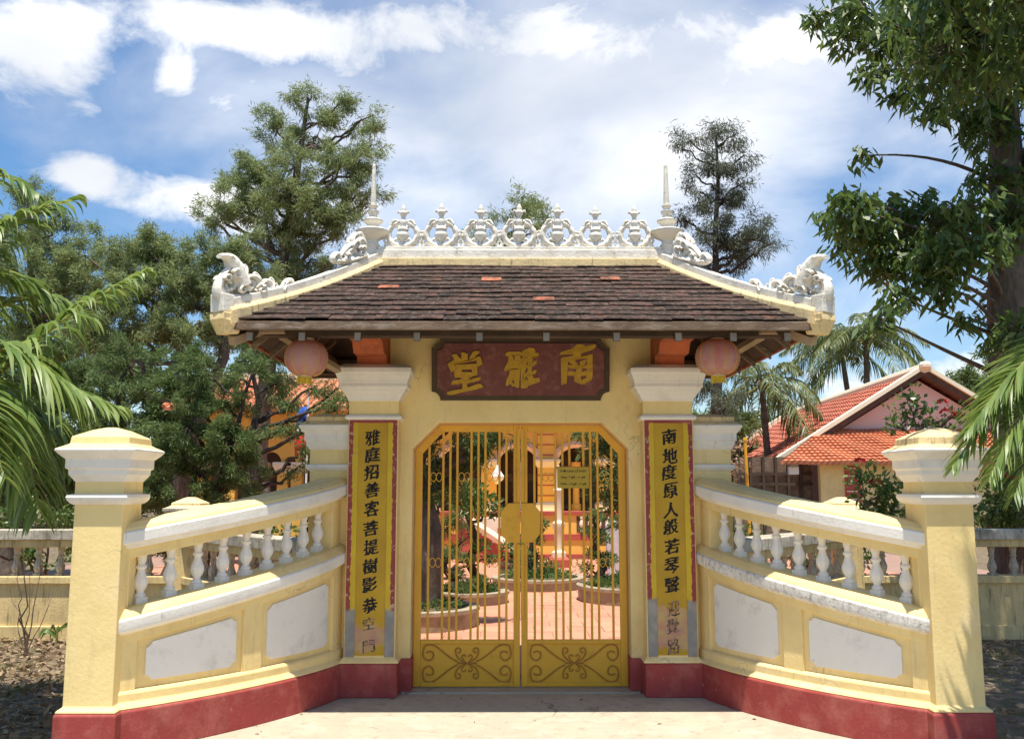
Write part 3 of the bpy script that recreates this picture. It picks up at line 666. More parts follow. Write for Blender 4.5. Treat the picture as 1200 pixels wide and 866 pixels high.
# ------------------------------------------------------------------ lanterns
def lantern(px, py, tilt, label):
    c = at_y(px, py, -.72); z_top = 2.80
    L = thing('paper_lantern', label, 'lantern', tuple(c), 'lanterns under the eaves')
    R, H = .158, .128
    def rot(b):
        m_ = Matrix.Translation(c) @ Matrix.Rotation(tilt, 4, 'Y'); b.v = [tuple(m_ @ Vector(v)) for v in b.v]; return b
    prof = []
    for i in range(25):
        a_ = math.radians(-72 + 144 * i / 24); rr = R * math.cos(a_) ** .75 * (1 + .012 * (-1) ** i); prof.append((rr, H * math.sin(a_) / math.sin(math.radians(72))))
    rot(B().lathe(prof, 40)).build('silk_globe', 'silk', L, True, ang=1.5)
    for k in range(10):
        a_ = k * math.pi / 5 + .5
        P = [(r * 1.012 * math.cos(a_), r * 1.012 * math.sin(a_), z) for r, z in prof]
        rot(B().tube(P, .0022, 4)).build('rib', 'fringe', L)
    rot(B().lathe([(.046, H - .002), (.05, H + .005), (.05, H + .02), (.044, H + .026), (.0, H + .026)], 18)).build('top_cap', 'lantern_cap', L, True)
    rot(B().lathe([(.05, -H - .012), (.052, -H + .004), (.0, -H + .004)], 18)).build('bottom_ring', 'lantern_cap', L, True)
    fb = B()
    for k in range(46):
        a_ = 2 * math.pi * k / 46; r = .043 + .006 * math.sin(k * 7.3)
        fb.tube([(r * math.cos(a_), r * math.sin(a_), -H - .005), (r * 1.05 * math.cos(a_), r * 1.05 * math.sin(a_), -H - .052 - .01 * math.sin(k * 3.1))], .004, 4)
    rot(fb).build('fringe', 'fringe', L)
    top = Matrix.Translation(c) @ Matrix.Rotation(tilt, 4, 'Y') @ Vector((0, 0, H + .02))
    B().tube([top, (top.x + .005, -.74, 2.80)], .003, 5).build('hanging_wire', 'wood_dark', L)
lantern(359, 420, .06, 'faded red silk lantern under the left eave')
lantern(841, 419, -.0, 'faded red silk lantern under the right eave')

# ------------------------------------------------------------------ curved wing walls
def wing(sg, label):
    side = 'left' if sg < 0 else 'right'
    T = thing('wing_wall', label, 'wall', (sg * 2.0, -1.0, 0), 'curved wing walls beside the gate')
    P0, P1, P2, P3 = (Vector(p) for p in ((-1.365, .10), (-1.475, -.45), (-1.98, -1.155), (-2.512, -1.585)))
    def bz(t): return P0 * (1 - t) ** 3 + P1 * 3 * t * (1 - t) ** 2 + P2 * 3 * t * t * (1 - t) + P3 * t ** 3
    NS = 200; pts = [bz(i / NS) for i in range(NS + 1)]; cl = [0]
    for i in range(NS): cl.append(cl[-1] + (pts[i + 1] - pts[i]).length)
    Ltot = cl[-1]
    def at(s):
        q = s * Ltot; i = min(NS - 1, max(0, int(np.searchsorted(cl, q)) - 1)); t = (q - cl[i]) / (cl[i + 1] - cl[i])
        p = pts[i] + (pts[i + 1] - pts[i]) * t; a_ = pts[max(0, i - 3)]; b_ = pts[min(NS, i + 4)]; tg = (b_ - a_).normalized()
        return p, Vector((-tg.y, tg.x))
    def W_(s, off, z, sl=True):
        p, n = at(s); q = p + n * off; return (q.x * (1 if sg < 0 else -1), q.y, z + (.318 * (1 - s) if sl else 0))
    def sw(prof, s0, s1, n, name, m, sl=True, bevel=.006, par=None):
        R = [[W_(s0 + (s1 - s0) * i / n, o_, z_, (sl if isinstance(sl, bool) else sl[k])) for k, (o_, z_) in enumerate(prof)] for i in range(n + 1)]
        return B().rings(R).build(name, m, par or T, bevel=bevel, smooth=True, ang=.5)
    sw([(0, 0), (0, .245), (-.012, .256), (-.36, .256), (-.36, 0)], 0, 1.0, 36, 'plinth', 'red', False)
    sw([(-.008, .256), (-.014, .268), (-.045, .292), (-.045, .345), (-.062, .36), (-.3, .36), (-.3, .256)], 0, 1, 36, 'plinth_ledge', 'yellow', False)
    core = sw([(-.085, .355), (-.085, .70), (-.28, .70), (-.28, .355)], 0, 1, 36, 'wall_core', 'yellow', [False, True, True, False], 0)
    # raised frame round two sunk fields
    for s0, s1 in ((0, .085), (.475, .555), (.925, 1.0)): sw([(-.062, .358), (-.062, .70), (-.09, .70), (-.09, .358)], s0, s1, 6, 'stile', 'yellow', [False, True, True, False], .005)
    sw([(-.061, .635), (-.061, .70), (-.09, .70), (-.09, .635)], 0, 1, 36, 'top_rail', 'yellow', True, .005)
    # white panels with nipped corners
    for s0, s1 in ((.115, .45), (.58, .895)):
        n = 30; b_ = B(); top, bot = [], []
        cs = .028; r = .032
        for i in range(n + 1):
            s = s0 + (s1 - s0) * i / n; e = min(s - s0, s1 - s) * Ltot
            k = 0 if e > r else (r if e < r * .35 else math.sqrt(max(0, r * r - (e) ** 2)))
            top.append((s, .600 - k)); bot.append((s, .405 + k))
        Rr = []
        for (s, zt), (_, zb) in zip(top, bot):
            Rr.append([W_(s, -.072, zb, False), W_(s, -.072, zt, True), W_(s, -.09, zt, True), W_(s, -.09, zb, False)])
        b_.rings(Rr).build('white_panel', 'panel', T, smooth=True, ang=.5)
    # lower rail
    lr = sw([(-.055, .69), (-.03, .705), (-.012, .715), (-.008, .735), (-.008, .782), (-.016, .796), (-.325, .796), (-.33, .735), (-.30, .69)], 0, 1, 36, 'lower_rail', 'white' if sg < 0 else 'white_worn')
    sw([(-.02, .7955), (-.03, .812), (-.07, .845), (-.27, .845), (-.31, .812), (-.32, .7955)], 0, 1, 36, 'rail_capping', 'yellow', par=lr)
    # hand rail
    sw([(-.09, 1.150), (-.09, 1.214), (-.25, 1.214), (-.25, 1.150)], 0, 1, 36, 'beam', 'yellow')
    hr = sw([(-.07, 1.213), (-.055, 1.222), (-.05, 1.240), (-.02, 1.246), (-.012, 1.258), (-.012, 1.318), (-.02, 1.33), (-.32, 1.33), (-.328, 1.258), (-.29, 1.24), (-.27, 1.213)], 0, 1, 36, 'hand_rail', 'white')
    sw([(-.024, 1.3295), (-.034, 1.348), (-.08, 1.376), (-.26, 1.376), (-.306, 1.348), (-.316, 1.3295)], 0, 1, 36, 'rail_capping', 'yellow', par=hr)
    for s0, s1 in ((0, .075), (.955, 1.0)): sw([(-.09, .84), (-.09, 1.152), (-.25, 1.152), (-.25, .84)], s0, s1, 3, 'end_block', 'yellow', True, .004)
    # balusters
    b_ = B(); b_.loft(-.036, .036, -.036, .036, [(0, -.012), (0, .032), (-.006, .038)])
    b_.lathe([(.030, .036), (.037, .046), (.033, .056), (.022, .068), (.024, .078), (.040, .105), (.046, .128), (.043, .150), (.030, .182), (.023, .205), (.023, .215), (.034, .226), (.034, .236), (.024, .246), (.023, .262), (.030, .285), (.033, .312)], 10, ph=.3)
    bme = b_.mesh('baluster', 'white', True, .45)
    for k in range(9):
        s = .125 + (.905 - .125) * k / 8; p, n = at(s); q = p + n * (-.17)
        o = link('baluster', bme, T); o.location = (q.x * (1 if sg < 0 else -1), q.y, .842 + .318 * (1 - s)); o.rotation_euler = (0, 0, math.atan2(n.y, n.x) * (1 if sg < 0 else -1) + .02 * math.sin(k * 5))
    # newel post
    x0, x1, y0, y1 = (-2.81, -2.507, -1.60, -1.30) if sg < 0 else (2.507, 2.81, -1.60, -1.30)
    B().loft(x0, x1, y0, y1, [(.038, 0), (.038, .245), (.028, .256)]).build('plinth', 'red', T, bevel=.008)
    B().loft(x0, x1, y0, y1, [(.03, .2555), (.03, .268), (.006, .285), (.0, .29), (0, 1.505)]).build('newel_post', 'yellow', T, bevel=.008)
    B().loft(x0, x1, y0, y1, [(.002, 1.502), (.02, 1.512), (.034, 1.53), (.04, 1.548), (.036, 1.566), (.004, 1.570)]).build('band', 'white', T, bevel=.003)
    B().loft(x0, x1, y0, y1, [(.001, 1.568), (.001, 1.65)]).build('newel_neck', 'yellow', T)
    cp = B().loft(x0, x1, y0, y1, [(.003, 1.645), (.014, 1.662), (.034, 1.69), (.036, 1.722), (.046, 1.726), (.05, 1.731), (.05, 1.786), (.058, 1.792), (.084, 1.818), (.098, 1.836), (.099, 1.846), (.090, 1.852)]).build('newel_cap', 'white', T, bevel=.003)
    B().loft(x0, x1, y0, y1, [(.092, 1.8515), (.055, 1.870), (.035, 1.882), (.034, 1.885), (.030, 1.922), (.026, 1.928), (-.06, 1.972), (-.125, 1.992)]).build('cap_pyramid', 'yellow' if sg < 0 else 'yellow_old', cp, bevel=.006)
    # lower pier against the gate
    xa, xb = (-1.715, -1.37) if sg < 0 else (1.37, 1.715)
    B().loft(xa, xb, .12, .47, [(0, 0), (0, 1.75)]).build('pier', 'yellow', T, bevel=.006)
    B().loft(xa, xb, .12, .47, [(.003, 1.745), (.018, 1.758), (.032, 1.775), (.028, 1.797), (.004, 1.80)]).build('band', 'white', T, bevel=.003)
    B().loft(xa, xb, .12, .47, [(.001, 1.798), (.001, 1.925)]).build('pier_neck', 'yellow', T)
    pc = B().loft(xa, xb, .12, .47, [(.003, 1.918), (.012, 1.93), (.03, 1.965), (.03, 1.985), (.042, 1.99), (.042, 2.05), (.055, 2.06), (.078, 2.095), (.082, 2.115), (.07, 2.12)]).build('pier_cap', 'white', T, bevel=.003)
    B().loft(xa, xb, .12, .47, [(.072, 2.1195), (.05, 2.14), (.03, 2.15), (.03, 2.185), (-.06, 2.21), (-.1, 2.215)]).build('cap_pyramid', 'yellow_old', pc, bevel=.005)
    return T
wing(-1, 'curved yellow wing wall with white balusters left of the gate, clean square newel')
wing(1, 'curved yellow wing wall with white balusters right of the gate, flaking lower rail')

# ------------------------------------------------------------------ gate leaves
def leaf(sg, label):
    T = thing('gate_leaf', label, 'gate', (sg * .44, .32, 0), 'leaves of the ochre metal gate')
    y0, y1 = .30, .335; X = lambda a_, b_: sorted((sg * a_, sg * b_))
    bx = lambda a_, b_, z0, z1, ya=y0, yb=y1: B().box(*X(a_, b_), ya, yb, z0, z1)
    zb = .016
    fr_ = B()
    bx(.815, .873, zb, 1.89).build('hinge_stile', 'ochre', T, bevel=.005)
    bx(.006, .058, zb, 2.128).build('meeting_stile', 'ochre', T, bevel=.005)
    bx(.058, .655, 2.075, 2.128).build('top_rail', 'ochre', T, bevel=.005)
    B().prism([(.873, 1.885), (.873, 1.925), (.667, 2.128), (.640, 2.128), (.640, 2.085), (.815, 1.895), (.815, 1.885)], lambda x, z: (sg * x, y0 - .001, z), lambda x, z: (sg * x, y1 + .001, z)).build('corner_rail', 'ochre', T, bevel=.004)
    bx(.058, .815, .352, .385).build('lock_rail', 'ochre', T, bevel=.005); bx(.058, .815, zb, .05).build('bottom_rail', 'ochre', T, bevel=.005)
    pn = bx(.058, .815, .05, .352, .316, .322).build('kick_panel', 'ochre', T)
    # bars: groups with wider gaps between
    bars = []
    step = .0585
    for k in range(1, 13):
        if k % 4 == 3: continue
        x = .058 + step * k + .0
        if x > .80: break
        bars.append(x)
        zt = 2.08 if x < .645 else 2.08 - (x - .645) * 1.09
        bx(x - .0095, x + .0095, .38, zt, .308, .327).build('bar', 'ochre', T, bevel=.003)
    gaps = [.058 + step * k for k in (3, 7, 11)]
    # wire rings in the wide gaps
    for zz in (1.70, 1.0):
        for gx in gaps:
            for dx, dr in ((-.024, 1), (.024, 1)):
                if gx + abs(dx) > .79: continue
                P = [(sg * (gx + dx + .023 * math.cos(t)), .3175, zz + .036 * math.sin(t)) for t in [2 * math.pi * i / 20 for i in range(21)]]
                B().tube(P, .0035, 5).build('wire_ring', 'ochre', T, True)
    # half of the octagonal lock plate
    B().prism([(.0, 1.165), (.10, 1.165), (.158, 1.235), (.158, 1.415), (.10, 1.485), (.0, 1.485)], lambda x, z: (sg * (x + .004), .284, z), lambda x, z: (sg * (x + .004), .299, z)).build('lock_plate', 'ochre', T, bevel=.004)
    B().box(*X(.002, .03), .28, .30, 1.50, 2.10).build('cover_strip', 'ochre', T, bevel=.004)
    B().box(*X(.002, .03), .28, .30, .56, 1.15).build('cover_strip', 'ochre', T, bevel=.004)
    # wrought scrolls on the kick panel
    cx = .436; cz = .2; yy = .309
    def sc(P, r=.0065): B().tube([(sg * (cx + (p[0] - cx) * 1.10), yy, cz + (p[2] - cz) * 1.14) for p in P], r, 6).build('scroll', 'ochre_dark', T, True)
    for a_ in (-1, 1):
        for b_ in (-1, 1):
            # diagonal arm running into the big end curl
            P = bez2((cx + a_ * .07, 0, cz + b_ * .012), (cx + a_ * .12, 0, cz + b_ * .03), (cx + a_ * .20, 0, cz + b_ * .095), 8) + bez2((cx + a_ * .20, 0, cz + b_ * .095), (cx + a_ * .265, 0, cz + b_ * .150), (cx + a_ * .315, 0, cz + b_ * .115), 8)[1:] \
                + bez2((cx + a_ * .315, 0, cz + b_ * .115), (cx + a_ * .345, 0, cz + b_ * .03), (cx + a_ * .28, 0, cz + b_ * .018), 8)[1:] + bez2((cx + a_ * .28, 0, cz + b_ * .018), (cx + a_ * .235, 0, cz + b_ * .035), (cx + a_ * .25, 0, cz + b_ * .075), 6)[1:] + bez2((cx + a_ * .25, 0, cz + b_ * .075), (cx + a_ * .28, 0, cz + b_ * .09), (cx + a_ * .30, 0, cz + b_ * .07), 5)[1:]
            sc(P)
            P = bez2((cx + a_ * .01, 0, cz + b_ * .01), (cx + a_ * .075, 0, cz + b_ * .02), (cx + a_ * .085, 0, cz + b_ * .075), 8); P += [Vector((q[0], 0, q[2])) for q in spiral(cx + a_ * .063, cz + b_ * .085, .024, .012, (0 if a_ > 0 else math.pi), (.8 if a_ * b_ > 0 else -.8), 12)][1:]
            sc(P, .006)
            sc(spiral(cx + a_ * .022, cz + b_ * .045, .02, .009, (-1.57 if b_ > 0 else 1.57), .8 * (1 if a_ * b_ > 0 else -1), 12), .005)
    sc([(cx - .07, 0, cz), (cx + .07, 0, cz)], .0075)
    return T
leaf(-1, 'ochre metal gate leaf with vertical bars, on the left, no sign')
leaf(1, 'ochre metal gate leaf with vertical bars, on the right, carrying a small sign')
# locking details: padlock + hasp between the leaves
SG = thing('visiting_hours_sign', 'small mustard sign with dark lettering wired to the right gate leaf', 'sign', (.44, .29, 1.6))
B().box(.305, .570, .286, .296, 1.607, 1.783).build('board', 'sign', SG, bevel=.003)
B().box(.300, .575, .284, .299, 1.778, 1.786).build('edge_strip', 'ochre_dark', SG)
for s_, zc, h_, w_ in (('THỜI GIAN LỄ PHẬT', 1.750, None, .225), ('Sáng : 7 giờ - 11 giờ', 1.697, None, .20), ('Chiều : 14 giờ - 17 giờ', 1.643, None, .215)):
    me = glyph_mesh(s_, 'ink', w=w_, bold=.012, depth=.0008); me.transform(Matrix.Translation((.4375, .2853, zc))); link('lettering', me, SG)
# ------------------------------------------------------------------ boundary fence behind the wings
def fence(sg):
    side = 'left' if sg < 0 else 'right'
    T = thing('boundary_fence', 'low weathered balustrade fence with yellow dado behind the %s wing wall' % side, 'fence', (sg * 3.6, 3.0, 0), 'balustrade fences behind the wing walls')
    bal = B(); bal.loft(-.04, .04, -.04, .04, [(0, 0), (0, .03)])
    bal.lathe([(.03, .03), (.05, .08), (.052, .11), (.03, .17), (.026, .20), (.04, .215), (.028, .235), (.04, .30), (.04, .33)], 8)
    bme = bal.mesh('baluster', 'fence_stone', True, .5)
    def seg(a, b, skip=0.0):
        a = Vector(a); b = Vector(b); d = b - a; L = d.length; t = d / L; n = Vector((-t.y, t.x))
        def bx(w, z0, z1, nm, m, e=0.0):
            P = [a - t * e - n * w, b + t * e - n * w, b + t * e + n * w, a - t * e + n * w]
            bb = B().add([(p.x, p.y, z0) for p in P] + [(p.x, p.y, z1) for p in P], [(0, 3, 2, 1), (4, 5, 6, 7), (0, 1, 5, 4), (1, 2, 6, 5), (2, 3, 7, 6), (3, 0, 4, 7)])
            return bb.build(nm, m, T, bevel=.008)
        bx(.12, -.05, .12, 'footing', 'fence_yellow'); bx(.085, .11, .575, 'dado', 'fence_yellow'); bx(.12, .57, .65, 'lower_rail', 'fence_yellow')
        bx(.11, .965, 1.05, 'rail_bed', 'fence_yellow'); bx(.145, 1.045, 1.155, 'top_rail', 'fence_stone')
        k = int(L / .235)
        for i in range(k):
            p = a + t * (L * (i + .5) / k); o = link('baluster', bme, T); o.location = (p.x, p.y, .645)
    gx = sg * 1.62
    seg((gx, .55), (sg * 3.58, 2.95)); seg((sg * 3.72, 3.04), (sg * 6.9, 3.04)); seg((sg * 7.15, 3.04), (sg * 10.5, 3.04))
    for x in (3.65, 7.02, 10.6):
        x0, x1 = sorted((sg * (x - .16), sg * (x + .16)))
        B().loft(x0, x1, 2.86, 3.2, [(0, -.05), (0, 1.24)]).build('post', 'fence_yellow', T, bevel=.008)
        c = B().loft(x0, x1, 2.86, 3.2, [(.0, 1.238), (.03, 1.26), (.03, 1.31), (.07, 1.36), (.07, 1.39), (.05, 1.395)]).build('post_cap', 'fence_stone', T, bevel=.004)
        B().loft(x0, x1, 2.86, 3.2, [(.052, 1.394), (.0, 1.42), (0, 1.445), (-.1, 1.50), (-.13, 1.51)]).build('cap_pyramid', 'yellow_old', c, bevel=.006)
fence(-1); fence(1)

# ------------------------------------------------------------------ temple seen through the gate
TM = thing('temple', 'yellow temple hall with red trim terrace and arched porch beyond the gate', 'temple', (0, 17, 0))
YT = 14.4
B().box(-3.7, 3.7, YT + .001, 26, -.05, 1.0).build('terrace_body', 'temple', TM)
B().box(-3.7, 3.7, YT - .04, YT + .35, 1.0, 1.085).build('terrace_coping', 'trim_red', TM, bevel=.01)
B().box(-3.7, 3.7, YT - .05, YT + .0, -.05, .10).build('terrace_footing', 'trim_red', TM)
B().box(-3.7, 3.7, YT - .03, YT + .0, .42, .56).build('terrace_band', 'trim_red', TM, bevel=.006)
# baluster windows in the terrace wall: opening shade painted as a flat dark sheet
bal = B().lathe([(.045, 0), (.045, .04), (.03, .06), (.06, .15), (.06, .2), (.03, .3), (.045, .32), (.045, .36)], 8).mesh('baluster', 'cream', True, .5)
for x in (-3.1, 1.95, 3.2):
    B().box(x - .42, x + .42, YT - .008, YT + .02, .60, .97).build('baluster_shade_sheet', 'dark', TM)
    for k in range(4):
        o = link('baluster', bal, TM); o.location = (x - .30 + .2 * k, YT - .035, .605)
YW = 16.6
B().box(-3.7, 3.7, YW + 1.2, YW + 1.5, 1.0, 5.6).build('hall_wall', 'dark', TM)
px_x = lambda px, y: at_y(px, 573, y).x
piers = [px_x(p, YW) for p in (505, 573, 641, 709)]
for i, x in enumerate(piers):
    w = .20 if i != 2 else .24
    p = B().box(x - w, x + w, YW - .2, YW + .2, 1.0, 3.35).build('porch_pier', 'temple', TM, bevel=.01)
    B().loft(x - w, x + w, YW - .2, YW + .2, [(.06, 1.0), (.06, 1.2), (.02, 1.26), (.01, 1.27)]).build('pedestal', 'cream', p, bevel=.01)
    B().loft(x - w, x + w, YW - .2, YW + .2, [(.01, 2.15), (.04, 2.2), (.1, 2.3), (.1, 2.36), (.01, 2.37)]).build('capital', 'cream', p, bevel=.01)
    for k in range(9):
        if i == 2: B().box(x - w - .012, x + w + .012, YW - .212, YW - .19, 1.42 + .26 * k, 1.445 + .26 * k).build('course_line', 'trim_red', p)
for i in range(len(piers) - 1):
    xa, xb = piers[i] + .2, piers[i + 1] - .2; c = (xa + xb) / 2; r = (xb - xa) / 2
    # arch head with peach archivolt
    po = [(xa, 3.4), (xa, 2.3)] + [(c - r * math.cos(math.pi * k / 14), 2.3 + r * .8 * math.sin(math.pi * k / 14)) for k in range(1, 14)] + [(xb, 2.3), (xb, 3.4)]
    B().prism(po, lambda x, z: (x, YW - .12, z), lambda x, z: (x, YW + .12, z)).build('arch_wall', 'temple', TM)
    P = [(c - r * math.cos(math.pi * k / 16), YW - .15, 2.3 + r * .8 * math.sin(math.pi * k / 16)) for k in range(17)]
    B().tube(P, .10, 6).build('archivolt', 'peach', TM, True)
    xm = c + .02
    B().lathe([(.13, 1.0), (.13, 1.2), (.09, 1.24), (.085, 2.05), (.13, 2.2), (.13, 2.3)], 12, (xm, YW + .25, 0)).build('column', 'cream' if i % 2 else 'temple', TM, True, ang=.5)
    # panelled doors in the hall wall
    for k in (-1, 1):
        d_ = B().box(xm + k * .42 - .36, xm + k * .42 + .36, YW + 1.12, YW + 1.19, 1.0, 2.9).build('door', 'wood', TM, bevel=.01)
        for z in (1.2, 2.0): B().box(xm + k * .42 - .26, xm + k * .42 + .26, YW + 1.10, YW + 1.118, z, z + .6).build('door_panel', 'dark', d_)
B().box(-3.8, 3.8, YW - .35, YW + .5, 3.35, 3.6).build('cornice', 'cream', TM, bevel=.02)
B().box(-3.8, 3.8, YW - .25, YW + .4, 3.6, 4.2).build('parapet', 'temple', TM)
for k in range(15):
    x = -3.43 + .49 * k; B().ball((x, YW - .3, 3.28), (.14, .07, .11), 7, 5).build('cornice_scallop', 'peach', TM, True)
B().add([(-4, YW - .9, 4.2), (4, YW - .9, 4.2), (4, YW + 4, 6.6), (-4, YW + 4, 6.6), (-4, YW - .9, 4.05), (4, YW - .9, 4.05), (4, YW + 4, 6.45), (-4, YW + 4, 6.45)], [(0, 1, 2, 3), (7, 6, 5, 4), (0, 4, 5, 1), (3, 2, 6, 7), (0, 3, 7, 4), (1, 5, 6, 2)]).build('roof', 'clay_old', TM)
# stair flank descending to the court, on the left
st = thing('stair_flank', 'curving red and cream stair flank below the terrace', 'stairs', (-1.2, 13.6, 0))
pro = bez2((px_x(535, 13.6), 0, .98), (px_x(565, 13.6), 0, .62), (px_x(606, 13.6), 0, .10), 12)
B().prism([(p.x, p.z) for p in pro] + [(px_x(606, 13.6), 0), (px_x(535, 13.6), 0)], lambda x, z: (x, 13.3, z), lambda x, z: (x, 14.3, z)).build('flank_wall', 'trim_red', st)
B().tube([(p.x, 13.28, p.z + .13) for p in pro], .10, 6).build('hand_rail', 'cream', st, True)
for p in pro[2:-1:2]: B().lathe([(.05, 0), (.06, .05), (.03, .12)], 8, (p.x, 13.29, p.z)).build('stub_post', 'cream', st, True)
B().box(px_x(560, 13.2), px_x(610, 13.2), 13.9, 14.2, .0, .95).build('newel_wall', 'cream', st, bevel=.01)
for k in (0, 1):
    x = px_x(586 + 6.5 * k, 13.85); sh = B().box(x - .055, x + .055, 13.86, 13.899, .38, .72).build('shutter', 'trim_red', st, bevel=.004)
# votive post in the court
p = at_z(655, 664)
vp = thing('votive_post', 'slim cream votive post with red foot in the courtyard', 'post', tuple(p))
B().loft(p.x - .22, p.x + .22, p.y - .22, p.y + .22, [(0, -.02), (0, .16), (-.05, .2)]).build('foot', 'trim_red', vp, bevel=.01)
B().lathe([(.15, .19), (.15, .30), (.085, .34), (.10, .75), (.13, .82), (.13, .9), (.075, .95), (.075, 1.5), (.11, 1.58), (.06, 1.66), (.05, 1.9), (.02, 2.1)], 10, (p.x, p.y, 0)).build('shaft', 'cream', vp, True, ang=.5)
# hanging lamp
p = at_y(583, 558, YW - .6)
hl = thing('porch_lamp', 'white glass lamp hanging in front of the temple porch', 'lamp', tuple(p))
B().lathe([(.03, .28), (.05, .2), (.09, .12), (.17, .0), (.15, -.08), (.08, -.14), (.03, -.2)], 12, tuple(p)).build('globe', 'steel', hl, True)
B().tube([(p.x, p.y, p.z + .26), (p.x, YW - .32, 3.4)], .012, 5).build('rod', 'dark', hl)
# pale stele
p = at_z(724, 684)
sl = thing('stone_stele', 'pale grey inscribed stone slab standing among the bonsai', 'stele', (p.x, p.y, 0))
B().prism([(-.18, 0), (-.2, .98), (-.1, 1.06), (.12, 1.06), (.2, .96), (.2, 0)], lambda x, z: (p.x + x, p.y - .07, z), lambda x, z: (p.x + x, p.y + .07, z)).build('slab', 'stele', sl, bevel=.02)
B().box(p.x - .28, p.x + .28, p.y - .16, p.y + .16, -.02, .08).build('base', 'stone', sl, bevel=.01)

# ------------------------------------------------------------------ planters
PLANT = []
def planter(cx, cy, r, h, label, name='planter_ring'):
    T = thing(name, label, 'planter', (cx, cy, 0), 'round stone planters in the courtyard')
    prof = []
    n = 40
    R = []
    for rr, z in ((r, -.02), (r + .01, h - .05), (r + .03, h - .04), (r + .03, h), (r - .10, h + .003), (r - .10, h - .06)):
        R.append([(cx + rr * math.cos(2 * math.pi * k / n), cy + rr * math.sin(2 * math.pi * k / n), z) for k in range(n)])
    B().rings(R, caps=False).build('rim_wall', 'stone', T, True, ang=.5)
    B().lathe([(r - .08, h - .08), (r * .6, h - .02), (.01, h + .03)], 24, (cx, cy, 0)).build('soil', 'earth', T, True)
    PLANT.append((cx, cy, h)); return T
planter(-1.12, 3.85, .66, .22, 'low round stone planter ring under the thick conifer trunk')
planter(-.62, 6.1, .52, .16, 'low round stone planter ring with broad-leaved bonsai')
planter(.42, 8.1, .75, .17, 'low round stone planter ring with cone-shaped bonsai at centre')
planter(1.78, 6.35, .84, .22, 'low round stone planter ring with tiered bonsai at right')
pp = at_z(598, 682)
pot = thing('flower_pot', 'small brown glazed flower pot on the courtyard tiles', 'pot', (pp.x, pp.y, 0))
B().lathe([(.10, 0), (.13, .02), (.19, .2), (.17, .28), (.2, .31), (.2, .35), (.17, .35), (.15, .3)], 14, (pp.x, pp.y, -.005)).build('pot_body', 'wood', pot, True, ang=.5)

# ------------------------------------------------------------------ annex with arches, left of the gate
AN = thing('arcade_annex', 'yellow arcaded annex with terracotta roof behind the left conifers', 'building', (-5.5, 15, 0))
ya = 15.2
ax0, ax1 = at_y(225, 500, ya).x, at_y(440, 500, ya).x
zt, ze = at_y(330, 456, ya + 2.2).z, at_y(330, 477, ya - .6).z
B().add([(ax0 - .5, ya - .6, ze), (ax1, ya - .6, ze), (ax1, ya + 2.2, zt + .25), (ax0 - .5, ya + 2.2, zt + .25), (ax0 - .5, ya - .6, ze - .08), (ax1, ya - .6, ze - .08), (ax1, ya + 2.2, zt + .17), (ax0 - .5, ya + 2.2, zt + .17)],
        [(0, 1, 2, 3), (7, 6, 5, 4), (0, 4, 5, 1), (3, 2, 6, 7), (0, 3, 7, 4), (1, 5, 6, 2)]).build('roof', 'clay_new', AN)
rv = B(); nrow = int((ax1 - ax0 + .5) / .2)
for k in range(nrow + 1):
    x = ax0 - .5 + .2 * k; rv.tube([(x, ya - .61, ze + .02), (x, ya + 2.2, zt + .27)], .05, 6)
o = rv.build('roof_tile_rolls', 'clay_new', AN, True); o['kind'] = 'stuff'
B().box(ax0 - .5, ax1, ya + 2.1, ya + 2.3, zt + .2, zt + .42).build('ridge_cap', 'cream', AN, bevel=.02)
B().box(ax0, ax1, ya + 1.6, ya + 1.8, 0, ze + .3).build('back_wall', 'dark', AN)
B().box(ax0, ax1, ya - .2, ya + .1, 2.75, ze + .02).build('frieze', 'temple', AN)
cols = [at_y(p, 560, ya).x for p in (240, 272, 304, 333, 349, 381, 413)]
for i, x in enumerate(cols):
    c = B().box(x - .13, x + .13, ya - .18, ya + .08, 0, 2.0).build('pier', 'temple', AN, bevel=.01)
    B().loft(x - .13, x + .13, ya - .18, ya + .08, [(.0, 1.98), (.04, 2.03), (.1, 2.16), (.1, 2.24), (.03, 2.25)]).build('capital', 'cream', c, bevel=.01)
    if i < len(cols) - 1:
        c2 = cols[i + 1]; m = (x + c2) / 2; r = (c2 - x) / 2
        po = [(x, 2.8), (x, 2.24)] + [(m - r * .85 * math.cos(math.pi * k / 10), 2.24 + min(r * .85, .45) * math.sin(math.pi * k / 10)) for k in range(11)] + [(c2, 2.24), (c2, 2.8)]
        B().prism(po, lambda q, z: (q, ya - .15, z), lambda q, z: (q, ya + .05, z)).build('arch', 'temple', AN)
for k, z in enumerate((.5, .75, 1.0)): B().box(ax0, ax1, ya - .12, ya - .06, z, z + .06).build('rail_bar', 'temple', AN)
